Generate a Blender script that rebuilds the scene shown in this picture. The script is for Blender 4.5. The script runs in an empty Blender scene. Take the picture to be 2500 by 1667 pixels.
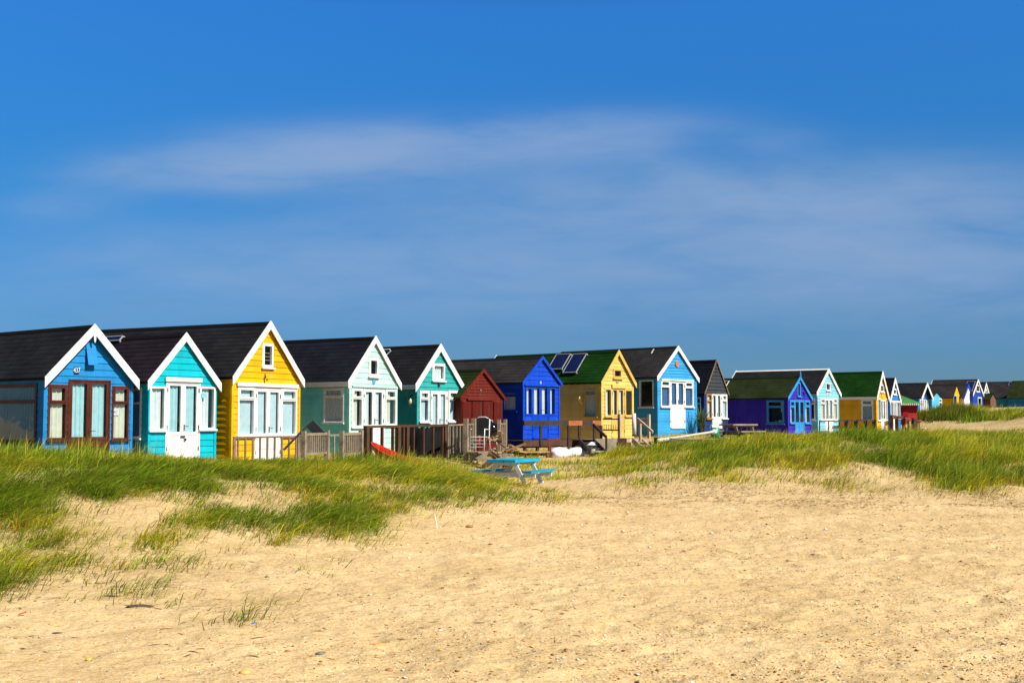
import bpy, math, random
import numpy as np
from mathutils import Vector, Matrix
random.seed(7); rng = np.random.default_rng(7)
R = math.radians; sin = math.sin; cos = math.cos; pi = math.pi
SC = bpy.context.scene
COL = SC.collection

# ------------------------------------------------------------------ survey of the place (camera geometry used to measure it)
FPX = 3000.0; HV = 1027.0; CAMZ = 1.7
PITCH = math.atan((HV - 833.5) / FPX)
def ray(u, v):
    a = (u - 1250) / FPX; b = (833.5 - v) / FPX
    return Vector((a, cos(PITCH) - b * sin(PITCH), sin(PITCH) + b * cos(PITCH)))
def P(u, v, Y):
    d = ray(u, v); t = Y / d.y
    return Vector((d.x * t, Y, CAMZ + d.z * t))
CR = {1: (0, 760, 3.92), 2: (340, 760, 3.919), 3: (660, 780, 3.92), 4: (1080, 800, 3.92), 5: (1380, 820, 4.9),
      6: (1680, 820, 4.9), 7: (2040, 880, 7.838), 8: (2240, 900, 7.838), 9: (900, 980, 4.704), 10: (1480, 980, 5.88), 11: (700, 1000, 7.84), 0: (0, 0, 1)}
def C(n, x, y):
    a, b, s = CR[n]; return (a + x / s, b + y / s)
def PC(n, x, y, Y):
    return P(*C(n, x, y), Y)

# ------------------------------------------------------------------ node helpers
def newmat(name):
    m = bpy.data.materials.new(name); m.use_nodes = True
    nt = m.node_tree; nt.nodes.clear()
    return m, nt
def nd(nt, t, **kw):
    n = nt.nodes.new(t)
    for k, v in kw.items():
        if k.startswith('i_'):
            key = k[2:]
            key = int(key) if key.isdigit() else key.replace('_', ' ')
            n.inputs[key].default_value = v
        else: setattr(n, k, v)
    return n
def lk(nt, a, b): nt.links.new(a, b)
def ramp(nt, fac, stops):
    r = nd(nt, 'ShaderNodeValToRGB'); e = r.color_ramp.elements
    while len(e) < len(stops): e.new(0.5)
    for i, (p, c) in enumerate(stops):
        e[i].position = p; e[i].color = (c[0], c[1], c[2], 1)
    lk(nt, fac, r.inputs[0]); return r
def mixc(nt, fac, a, b, mode='MIX'):
    m = nd(nt, 'ShaderNodeMix', data_type='RGBA', blend_type=mode)
    for s, val in ((0, fac), (6, a), (7, b)):
        if hasattr(val, 'is_output'): lk(nt, val, m.inputs[s])
        elif isinstance(val, (tuple, list)): m.inputs[s].default_value = (*val[:3], 1)
        else: m.inputs[s].default_value = val
    return m.outputs[2]
def math_(nt, op, a, b=None, c=None):
    m = nd(nt, 'ShaderNodeMath', operation=op)
    for i, v in enumerate((a, b, c)):
        if v is None: continue
        if hasattr(v, 'is_output'): lk(nt, v, m.inputs[i])
        else: m.inputs[i].default_value = v
    return m.outputs[0]

_pc = {}
def paint(name, rgb, rough=.55, wear=.16, grime=.25, metal=0):
    """painted timber: slight tone variation, streaks and grime"""
    if name in _pc: return _pc[name]
    m, nt = newmat(name); rgb = tuple(c * (.88 if min(rgb) > .7 else .8) for c in rgb)
    out = nd(nt, 'ShaderNodeOutputMaterial'); b = nd(nt, 'ShaderNodeBsdfPrincipled', i_Roughness=rough, i_Metallic=metal); b.inputs['Specular IOR Level'].default_value = .18
    tc = nd(nt, 'ShaderNodeTexCoord')
    n1 = nd(nt, 'ShaderNodeTexNoise', i_Scale=1.7, i_Detail=5.0); lk(nt, tc.outputs['Object'], n1.inputs[0])
    mp = nd(nt, 'ShaderNodeMapping'); mp.inputs['Scale'].default_value = (9, 9, 1.1); lk(nt, tc.outputs['Object'], mp.inputs[0])
    n2 = nd(nt, 'ShaderNodeTexNoise', i_Scale=3.0, i_Detail=4.0); lk(nt, mp.outputs[0], n2.inputs[0])
    dark = tuple(c * .72 for c in rgb); lite = tuple(min(.95, c * 1.12 + .004) for c in rgb)
    r1 = ramp(nt, n1.outputs[0], [(.3, tuple(c * (1 - wear) for c in rgb)), (.5, rgb), (.72, lite)])
    f = math_(nt, 'MULTIPLY', ramp(nt, n2.outputs[0], [(.52, (0, 0, 0)), (.75, (1, 1, 1))]).outputs[0], grime)
    c = mixc(nt, f, r1.outputs[0], dark)
    sx = nd(nt, 'ShaderNodeSeparateXYZ'); lk(nt, tc.outputs['Object'], sx.inputs[0]); wn = nd(nt, 'ShaderNodeTexWhiteNoise', noise_dimensions='1D'); lk(nt, math_(nt, 'FLOOR', math_(nt, 'MULTIPLY', math_(nt, 'ADD', sx.outputs[2], .35), 5.882)), wn.inputs['W'])
    c = mixc(nt, 1., c, ramp(nt, wn.outputs[0], [(0., (.88, .88, .88)), (1., (1.07, 1.07, 1.07))]).outputs[0], 'MULTIPLY')
    nf = nd(nt, 'ShaderNodeTexNoise', i_Scale=.9, i_Detail=8.0, i_Roughness=.65); lk(nt, mp.outputs[0], nf.inputs[0])
    c = mixc(nt, math_(nt, 'MULTIPLY', ramp(nt, nf.outputs[0], [(.5, (0, 0, 0)), (.7, (1, 1, 1))]).outputs[0], .22), c, tuple(.72 * q + .10 for q in rgb))
    lk(nt, c, b.inputs['Base Color'])
    n3 = nd(nt, 'ShaderNodeTexNoise', i_Scale=45.0, i_Detail=3.0); lk(nt, tc.outputs['Object'], n3.inputs[0])
    bp = nd(nt, 'ShaderNodeBump', i_Strength=.25, i_Distance=.004); lk(nt, n3.outputs[0], bp.inputs['Height'])
    lk(nt, bp.outputs[0], b.inputs['Normal']); lk(nt, b.outputs[0], out.inputs[0])
    _pc[name] = m; return m
def wood(name, a, b_, rough=.8):
    if name in _pc: return _pc[name]
    m, nt = newmat(name)
    out = nd(nt, 'ShaderNodeOutputMaterial'); b = nd(nt, 'ShaderNodeBsdfPrincipled', i_Roughness=rough)
    tc = nd(nt, 'ShaderNodeTexCoord')
    n1 = nd(nt, 'ShaderNodeTexNoise', i_Scale=2.5, i_Detail=6.0, i_Distortion=.6); lk(nt, tc.outputs['Object'], n1.inputs[0])
    n2 = nd(nt, 'ShaderNodeTexNoise', i_Scale=30.0, i_Detail=5.0); lk(nt, tc.outputs['Object'], n2.inputs[0])
    f = math_(nt, 'ADD', math_(nt, 'MULTIPLY', n1.outputs[0], .6), math_(nt, 'MULTIPLY', n2.outputs[0], .4))
    r = ramp(nt, f, [(.36, a), (.62, b_)])
    lk(nt, r.outputs[0], b.inputs['Base Color'])
    bp = nd(nt, 'ShaderNodeBump', i_Strength=.5, i_Distance=.005); lk(nt, n2.outputs[0], bp.inputs['Height'])
    lk(nt, bp.outputs[0], b.inputs['Normal']); lk(nt, b.outputs[0], out.inputs[0])
    _pc[name] = m; return m
def felt(name, a, b_, seam=.55):
    """roofing felt / shingles; UV in metres (along ridge, down slope)"""
    if name in _pc: return _pc[name]
    m, nt = newmat(name)
    out = nd(nt, 'ShaderNodeOutputMaterial'); b = nd(nt, 'ShaderNodeBsdfPrincipled', i_Roughness=.85)
    b.inputs['Specular IOR Level'].default_value = .08
    uv = nd(nt, 'ShaderNodeUVMap'); uv.uv_map = 'UVMap'
    br = nd(nt, 'ShaderNodeTexBrick', offset=.5, i_Scale=1.0, i_Mortar_Size=.004, i_Bias=0.0, i_Brick_Width=.33, i_Row_Height=.16)
    br.inputs['Color1'].default_value = (*a, 1); br.inputs['Color2'].default_value = (*b_, 1)
    br.inputs['Mortar'].default_value = (*[c * seam for c in a], 1)
    lk(nt, uv.outputs[0], br.inputs[0])
    n1 = nd(nt, 'ShaderNodeTexNoise', i_Scale=.9, i_Detail=7.0, i_Roughness=.6); lk(nt, uv.outputs[0], n1.inputs[0])
    c = mixc(nt, 1.0, br.outputs[0], ramp(nt, n1.outputs[0], [(.3, (.45, .45, .47)), (.62, (1.2, 1.17, 1.15)), (.8, (1.9, 1.85, 1.8))]).outputs[0], 'MULTIPLY')
    n2 = nd(nt, 'ShaderNodeTexNoise', i_Scale=160.0, i_Detail=2.0); lk(nt, uv.outputs[0], n2.inputs[0])
    c = mixc(nt, .5, c, ramp(nt, n2.outputs[0], [(.3, (.5, .5, .5)), (.7, (1.5, 1.5, 1.5))]).outputs[0], 'MULTIPLY')
    lk(nt, c, b.inputs['Base Color'])
    bp = nd(nt, 'ShaderNodeBump', i_Strength=.6, i_Distance=.004); lk(nt, n2.outputs[0], bp.inputs['Height'])
    lk(nt, bp.outputs[0], b.inputs['Normal']); lk(nt, b.outputs[0], out.inputs[0])
    _pc[name] = m; return m
def flat(name, rgb, rough=.5, metal=0., spec=.5):
    if name in _pc: return _pc[name]
    m, nt = newmat(name)
    out = nd(nt, 'ShaderNodeOutputMaterial'); b = nd(nt, 'ShaderNodeBsdfPrincipled', i_Roughness=rough, i_Metallic=metal)
    b.inputs['Specular IOR Level'].default_value = spec
    tc = nd(nt, 'ShaderNodeTexCoord'); n = nd(nt, 'ShaderNodeTexNoise', i_Scale=6.0, i_Detail=4.0); lk(nt, tc.outputs['Object'], n.inputs[0])
    r = ramp(nt, n.outputs[0], [(.3, tuple(c * .85 for c in rgb)), (.7, tuple(min(.95, c * 1.1) for c in rgb))])
    lk(nt, r.outputs[0], b.inputs['Base Color']); lk(nt, b.outputs[0], out.inputs[0])
    _pc[name] = m; return m
def curtain_mat(name, rgb):
    if name in _pc: return _pc[name]
    m, nt = newmat(name)
    out = nd(nt, 'ShaderNodeOutputMaterial')
    d = nd(nt, 'ShaderNodeBsdfDiffuse'); t = nd(nt, 'ShaderNodeBsdfTranslucent')
    tc = nd(nt, 'ShaderNodeTexCoord'); n = nd(nt, 'ShaderNodeTexNoise', i_Scale=9.0); lk(nt, tc.outputs['Object'], n.inputs[0])
    r = ramp(nt, n.outputs[0], [(.3, tuple(c * .88 for c in rgb)), (.7, rgb)])
    lk(nt, r.outputs[0], d.inputs[0]); lk(nt, r.outputs[0], t.inputs[0])
    mx = nd(nt, 'ShaderNodeMixShader', i_0=.2); lk(nt, d.outputs[0], mx.inputs[1]); lk(nt, t.outputs[0], mx.inputs[2]); lk(nt, mx.outputs[0], out.inputs[0])
    _pc[name] = m; return m
def glass_mat():
    if 'glass' in _pc: return _pc['glass']
    m, nt = newmat('window glass')
    out = nd(nt, 'ShaderNodeOutputMaterial')
    t = nd(nt, 'ShaderNodeBsdfTransparent'); t.inputs[0].default_value = (.86, .93, .95, 1)
    g = nd(nt, 'ShaderNodeBsdfGlossy', i_Roughness=.03)
    tc = nd(nt, 'ShaderNodeTexCoord'); n = nd(nt, 'ShaderNodeTexNoise', i_Scale=1.6); lk(nt, tc.outputs['Object'], n.inputs[0])
    bp = nd(nt, 'ShaderNodeBump', i_Strength=.12, i_Distance=.05); lk(nt, n.outputs[0], bp.inputs['Height']); lk(nt, bp.outputs[0], g.inputs['Normal'])
    ge = nd(nt, 'ShaderNodeNewGeometry'); dp = nd(nt, 'ShaderNodeVectorMath', operation='DOT_PRODUCT'); lk(nt, ge.outputs['Normal'], dp.inputs[0]); lk(nt, ge.outputs['Incoming'], dp.inputs[1])
    cs = math_(nt, 'SUBTRACT', 1., math_(nt, 'ABSOLUTE', dp.outputs['Value'])); fr = math_(nt, 'MULTIPLY_ADD', math_(nt, 'POWER', cs, 5.), .93, .06)
    mx = nd(nt, 'ShaderNodeMixShader'); lk(nt, fr, mx.inputs[0]); lk(nt, t.outputs[0], mx.inputs[1]); lk(nt, g.outputs[0], mx.inputs[2]); lk(nt, mx.outputs[0], out.inputs[0])
    _pc['glass'] = m; return m
GLASS = glass_mat()
def vcol_mat(name, trans=.0, rough=.8):
    m, nt = newmat(name)
    out = nd(nt, 'ShaderNodeOutputMaterial'); a = nd(nt, 'ShaderNodeAttribute', attribute_name='col')
    b = nd(nt, 'ShaderNodeBsdfPrincipled', i_Roughness=rough); b.inputs['Specular IOR Level'].default_value = .25
    lk(nt, a.outputs[0], b.inputs['Base Color'])
    if trans:
        t = nd(nt, 'ShaderNodeBsdfTranslucent'); lk(nt, a.outputs[0], t.inputs[0])
        mx = nd(nt, 'ShaderNodeMixShader', i_0=trans); lk(nt, b.outputs[0], mx.inputs[1]); lk(nt, t.outputs[0], mx.inputs[2]); lk(nt, mx.outputs[0], out.inputs[0])
    else: lk(nt, b.outputs[0], out.inputs[0])
    return m

# ------------------------------------------------------------------ mesh builder
class MB:
    def __init__(s, M=None, flip=False):
        s.v = []; s.f = []; s.uv = []; s.M = M; s.flip = flip
    def add(s, pts, faces, uvs=None):
        n = len(s.v)
        for p in pts: s.v.append(tuple(s.M(*p)) if s.M else tuple(p))
        for i, f in enumerate(faces):
            f = [n + k for k in f]
            if s.flip: f = f[::-1]
            s.f.append(f)
            if uvs: s.uv.append([uvs[k - n] for k in f])
        return s
    def box(s, x0, x1, y0, y1, z0, z1):
        x0, x1 = min(x0, x1), max(x0, x1); y0, y1 = min(y0, y1), max(y0, y1); z0, z1 = min(z0, z1), max(z0, z1)
        return s.add([(x0, y0, z0), (x1, y0, z0), (x1, y1, z0), (x0, y1, z0), (x0, y0, z1), (x1, y0, z1), (x1, y1, z1), (x0, y1, z1)],
                     [(3, 2, 1, 0), (4, 5, 6, 7), (0, 1, 5, 4), (1, 2, 6, 5), (2, 3, 7, 6), (3, 0, 4, 7)])
    def bar(s, a, b, w, h, up=(0, 0, 1)):
        a = Vector(a); b = Vector(b); d = (b - a).normalized(); upv = Vector(up)
        if abs(d.dot(upv)) > .98: upv = Vector((1, 0, 0)) if up == (0, 0, 1) else Vector((0, 0, 1))
        x = d.cross(upv).normalized() * (w / 2); y = x.cross(d).normalized() * (h / 2)
        pts = [a - x - y, a + x - y, a + x + y, a - x + y, b - x - y, b + x - y, b + x + y, b - x + y]
        return s.add(pts, [(3, 2, 1, 0), (4, 5, 6, 7), (0, 1, 5, 4), (1, 2, 6, 5), (2, 3, 7, 6), (3, 0, 4, 7)])
    def tube(s, pts, rad, n=8, cap=True):
        pts = [Vector(p) for p in pts]; base = len(s.v)
        if not isinstance(rad, (list, tuple)): rad = [rad] * len(pts)
        P_ = []; F_ = []
        for i, p in enumerate(pts):
            d = (pts[min(i + 1, len(pts) - 1)] - pts[max(i - 1, 0)]).normalized()
            u = d.cross(Vector((0, 0, 1)) if abs(d.z) < .95 else Vector((1, 0, 0))).normalized(); w = u.cross(d)
            for k in range(n):
                a = 2 * pi * k / n; P_.append(p + (u * cos(a) + w * sin(a)) * rad[i])
        for i in range(len(pts) - 1):
            for k in range(n):
                F_.append((i * n + k, i * n + (k + 1) % n, (i + 1) * n + (k + 1) % n, (i + 1) * n + k))
        if cap: F_.append(tuple(range(n))[::-1]); F_.append(tuple((len(pts) - 1) * n + k for k in range(n)))
        return s.add(P_, F_)
    def prism(s, prof, y0, y1):
        """prof: list of (x,z), extruded along y"""
        n = len(prof)
        pts = [(x, y0, z) for x, z in prof] + [(x, y1, z) for x, z in prof]
        return s.add(pts, [tuple(range(n)), tuple(range(n, 2 * n))[::-1]] + [(k, k + n, (k + 1) % n + n, (k + 1) % n) for k in range(n)])
    def lathe(s, prof, n=20, c=(0, 0, 0)):
        pts = []; F_ = []
        for r, z in prof:
            for k in range(n): a = 2 * pi * k / n; pts.append((c[0] + r * cos(a), c[1] + r * sin(a), c[2] + z))
        for i in range(len(prof) - 1):
            for k in range(n): F_.append((i * n + k, i * n + (k + 1) % n, (i + 1) * n + (k + 1) % n, (i + 1) * n + k))
        F_.append(tuple(range(n))[::-1]); F_.append(tuple((len(prof) - 1) * n + k for k in range(n)))
        return s.add(pts, F_)
    def build(s, name, mat, parent=None, smooth=False, label=None):
        me = bpy.data.meshes.new(name); me.from_pydata(s.v, [], s.f)
        if s.uv and len(s.uv) == len(s.f):
            l = me.uv_layers.new(name='UVMap'); i = 0
            for f in s.uv:
                for c in f: l.data[i].uv = c; i += 1
        me.materials.append(mat)
        if smooth: me.polygons.foreach_set('use_smooth', [True] * len(me.polygons))
        me.update()
        o = bpy.data.objects.new(name, me); COL.objects.link(o)
        if parent is not None: o.parent = parent
        if label: o['label'] = label
        return o
def tag(o, label=None, cat=None, group=None, kind=None):
    if label: o['label'] = label
    if cat: o['category'] = cat
    if group: o['group'] = group
    if kind: o['kind'] = kind
    return o
def empty(name, loc, rz=0., label=None, cat=None, group=None):
    o = bpy.data.objects.new(name, None); o.empty_display_size = .2; COL.objects.link(o)
    o.location = loc; o.rotation_euler = (0, 0, rz)
    return tag(o, label, cat, group)
def npmesh(name, V, quads, tris, col, mat, kind='stuff', label=None, cat=None):
    me = bpy.data.meshes.new(name)
    nq = len(quads); nt_ = len(tris)
    me.vertices.add(len(V)); me.vertices.foreach_set('co', V.astype(np.float32).ravel())
    idx = np.concatenate([quads.ravel(), tris.ravel()]).astype(np.int32)
    me.loops.add(len(idx)); me.loops.foreach_set('vertex_index', idx)
    me.polygons.add(nq + nt_)
    st = np.concatenate([np.arange(nq) * 4, nq * 4 + np.arange(nt_) * 3]).astype(np.int32)
    me.polygons.foreach_set('loop_start', st)
    if col is not None:
        a = me.color_attributes.new('col', 'FLOAT_COLOR', 'POINT')
        c4 = np.ones((len(V), 4), np.float32); c4[:, :3] = col; a.data.foreach_set('color', c4.ravel())
    me.materials.append(mat); me.update(calc_edges=True)
    o = bpy.data.objects.new(name, me); COL.objects.link(o)
    return tag(o, label, cat, None, kind)

# ------------------------------------------------------------------ noise
_lat = rng.random((256, 256))
def vnoise(x, y):
    xi = np.floor(x).astype(int); yi = np.floor(y).astype(int); fx = x - xi; fy = y - yi
    fx = fx * fx * (3 - 2 * fx); fy = fy * fy * (3 - 2 * fy)
    g = lambda a, b: _lat[a & 255, b & 255]
    return (g(xi, yi) * (1 - fx) + g(xi + 1, yi) * fx) * (1 - fy) + (g(xi, yi + 1) * (1 - fx) + g(xi + 1, yi + 1) * fx) * fy
def fbm(x, y, o=4):
    r = 0; a = .5; t = 0
    for i in range(o): r = r + a * vnoise(x * 2 ** i + 17 * i, y * 2 ** i + 31 * i); t += a; a *= .5
    return r / t

# ------------------------------------------------------------------ terrain
TP = [(x, y, 0.) for x in (-14, -7, 0, 7, 14) for y in (-6, 2, 7)] + [(-4, 10, 0), (0, 11, 0), (6, 12, 0), (0, 15, 0), (5, 17, 0), (10, 16, 0), (2, 20, 0), (8, 21, 0), (14, 22, 0),
      (1.2, 24, .0), (4, 24.5, 0), (10, 25, .02), (18, 25, .05), (2.2, 28, .0), (-.5, 20, .06), (-2.2, 17, .08), (-3.6, 14.5, .06), (-5.4, 12, .08), (-8, 10, .1), (20, 14, 0), (30, 22, .05), (-20, 8, .2),
      (-6, 14, .2), (-4, 17, .26), (-8.5, 15, .5), (-6.2, 18.5, .62), (-3.4, 20, .42), (-1.2, 22, .24), (-8.8, 20, .86), (-6, 22.5, .76), (-3.3, 23.5, .62), (-1.4, 25, .5), (.2, 25.6, .16),
      (-12, 22, 1.05), (-9.2, 24.5, .92), (-6.6, 27, .68), (-4.6, 25, .68), (-3.2, 27.4, .70), (-2.1, 27.2, .66), (-1.3, 28, .46), (-3.3, 25.5, .66), (-.6, 31, .05), (-.1, 26.5, .22), (-14, 27, .95), (-10.5, 28.5, .85), (-9.4, 32, .7), (-20, 20, 1.2), (-30, 35, 1.0),
      (-7.8, 34, .5), (-6.3, 35, .55), (-5, 38, .66), (-3.2, 42, .6), (.4, 46.5, .42), (-2.4, 35, .35), (1.4, 35, .05), (2.5, 41, .32), (3.6, 48, .4), (4.8, 46, .55), (6.2, 53, 1.05), (8.4, 57, .98), (10, 57, .98),
      (14, 62, .95), (17, 69, .9), (23, 78, .86), (27, 86, .95), (3.2, 30, .4), (4.2, 34, .55), (5.5, 38, .6), (6, 45, .8), (4.2, 28, .2), (5, 35, .65), (7, 40, .82), (9, 46, .9),
      (5.6, 27.6, .18), (5.9, 31, .55), (6.8, 35, .82), (7.2, 34.5, 1.0), (5.6, 28.4, .22), (8.5, 34.5, 1.06), (7.2, 28.5, .3), (8.2, 30.5, .62), (11, 34.5, 1.02), (10, 28.5, .32), (10.5, 31, .7), (14, 35, .9), (12, 29, .4), (18, 35, .88), (15, 28, .3), (24, 36, .88),
      (11, 45, .8), (14, 50, .9), (20, 52, 1.0), (28, 60, 1.1), (26, 70, 1.3), (24, 48, .9), (32, 78, 1.45), (34, 88, 1.4), (30, 90, 1.25), (33, 98, 1.75), (36, 84, 1.5),
      (34, 92, 1.75), (32.5, 96, 1.95), (35, 97, 2.5), (34, 98, 2.4), (36.5, 92, 1.9), (34, 104, 2.4), (38, 84, 2.1), (36.8, 86, 2.35), (35.2, 82, 1.9), (34, 80, 1.35), (40, 88, 2.45), (39, 80, 1.6), (44, 86, 2.2),
      (39.7, 115, 2.7), (42, 120, 2.8), (46, 126, 2.9), (50, 130, 3.0), (44, 108, 2.9), (60, 120, 3.0), (38, 112, 2.6),
      (0, 80, .6), (-30, 80, .6), (0, 150, .4), (60, 200, 1.), (-60, 200, .2), (120, 200, 1.), (150, 60, .5), (100, 20, 0.), (-60, 0, 0.), (60, -20, 0.)]
TPa = np.array(TP, float)
def _phi(d2): return np.sqrt(d2 + 1.2)
_D = ((TPa[:, None, :2] - TPa[None, :, :2]) ** 2).sum(-1)
_A = _phi(_D) - np.eye(len(TPa)) * .25
_m0 = TPa[:, 2].mean()
_Wt = np.linalg.solve(_A, TPa[:, 2] - _m0)
def ground_base(x, y):
    x = np.asarray(x, float); y = np.asarray(y, float); sh = x.shape; x = x.ravel(); y = y.ravel(); out = np.zeros(len(x))
    for i in range(0, len(x), 40000):
        d2 = (x[i:i + 40000, None] - TPa[None, :, 0]) ** 2 + (y[i:i + 40000, None] - TPa[None, :, 1]) ** 2
        out[i:i + 40000] = _phi(d2) @ _Wt + _m0
    far = np.clip((np.hypot(x - 10, y - 50) - 140) / 80, 0, 1)
    return (out * (1 - far)).reshape(sh)
def ground(x, y):
    x = np.asarray(x, float); y = np.asarray(y, float)
    z = ground_base(x, y)
    near = np.clip(1 - np.hypot(x, y) / 110, 0, 1)
    z = z + (fbm(x * .9 + 5, y * .9 + 9, 3) - .5) * .10 * near
    hm = np.clip((x - 2.5) / 3, 0, 1) * np.clip((y - 26.5) / 4, 0, 1) * np.clip((44 - y) / 5, 0, 1)
    z = z + (fbm(x * .55 + 7, y * .4 + 3, 2) - .5) * .5 * hm
    d = fbm(x * 3.2 + 40, y * 3.2 + 3, 3)
    z = z + (d - .5) * .06 * near + (fbm(x * 6.5, y * 6.5 + 77, 2) - .5) * .03 * near
    for sc, pr, rad, dep, sd in ((.42, .5, .13, .024, 0), (.27, .5, .075, .015, 91)):
        ci = np.floor(x / sc).astype(int); cj = np.floor(y / sc).astype(int)
        for a in (-1, 0, 1):
            for b in (-1, 0, 1):
                i = (ci + a + sd) & 255; j = (cj + b + sd * 2) & 255
                h1 = _lat[i, j]; h2 = _lat[j, (i + 77) & 255]; h3 = _lat[(i + 31) & 255, (j + 53) & 255]; h4 = _lat[(i + 131) & 255, (j + 13) & 255]
                px_ = (ci + a + h1) * sc; py_ = (cj + b + h2) * sc; an = h4 * 3.14
                u_ = (x - px_) * np.cos(an) + (y - py_) * np.sin(an); v_ = -(x - px_) * np.sin(an) + (y - py_) * np.cos(an)
                r = np.sqrt((u_ / 1.35) ** 2 + (v_ / .8) ** 2) / rad
                z = z + np.where(h3 < pr, dep * near * np.clip(.75 + x / np.maximum(y, 1) * 1.6, .25, 1) * (-np.exp(-r * r) + .45 * np.exp(-((r - 1.5) / .5) ** 2)), 0)
    return z
def proj(x, y, z):
    f = y * cos(PITCH) + (z - CAMZ) * sin(PITCH); h = -y * sin(PITCH) + (z - CAMZ) * cos(PITCH)
    return 1250 + FPX * x / f, 833.5 - FPX * h / f
def G(u, v, tmin=5., tmax=140.):
    d = ray(u, v); t = np.arange(tmin, tmax, .1)
    x = d.x * t; y = d.y * t; z = CAMZ + d.z * t
    hit = np.nonzero(z < ground_base(x, y))[0]
    i = hit[0] if len(hit) else len(t) - 1
    return float(x[i]), float(y[i])
def GZ(x, y): return float(ground(np.array([x]), np.array([y]))[0])

xs = np.concatenate([-16 - np.geomspace(1, 900, 26)[::-1], np.arange(-16, -8, .11), np.arange(-8, 10, .055), np.arange(10, 16, .11), 16 + np.arange(0, 34, .4), 50 + np.geomspace(.5, 900, 28)])
ys = np.concatenate([-np.geomspace(1, 300, 14)[::-1], np.linspace(0, 6, 12)[:-1], np.arange(6, 18, .055), np.arange(18, 20, .09), np.arange(20, 42, .14), np.arange(42, 125, .45), 125 + np.geomspace(.5, 1700, 30)])
GX, GY = np.meshgrid(xs, ys); GZg = ground(GX, GY)

# marram density as surveyed from the photograph, rows by image height, columns every 100 px
DV = [1040, 1100, 1140, 1180, 1220, 1240, 1280, 1300, 1340, 1380, 1420, 1460, 1500, 1540, 1600, 1700]
DD = ['88888777778853556556777777', '88888777778853156556777777', '77777766788731154456656787', '88888777766731122233345675', '88665677666443200000000120', '86434788764221000000000000', '75446887642000000000000000', '95335875430000000000000000', '98224432110000000000000000', '97222211100000000000000000', '84222110000000000000000000', '21121011000000000000000000', '11011120000000000000000000', '10000110000000000000000000', '00000000000000000000000000', '00000000000000000000000000']
DM = np.array([[float(c) for c in r[:26]] for r in DD])
def dens_uv(u, v):
    u = np.clip(u / 100, 0, 24.999); i = u.astype(int); fu = u - i
    j = np.clip(np.searchsorted(DV, v) - 1, 0, len(DV) - 2); dv = np.array(DV, float)
    fv = np.clip((v - dv[j]) / (dv[j + 1] - dv[j]), 0, 1)
    a = DM[j, i] * (1 - fu) + DM[j, i + 1] * fu; b = DM[j + 1, i] * (1 - fu) + DM[j + 1, i + 1] * fu
    return a * (1 - fv) + b * fv
def density(x, y):
    z = ground_base(x, y); u, v = proj(x, np.maximum(y, 1), z)
    d = dens_uv(u, v)
    d = np.where(y < 7, 0, d)
    n = fbm(x * .8 + 3, y * .8 + 8, 3)
    d = d * np.clip(1.0 + (n - .5) * 3.0, .1, 1.8)
    return np.clip(d, 0, 10)

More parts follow.
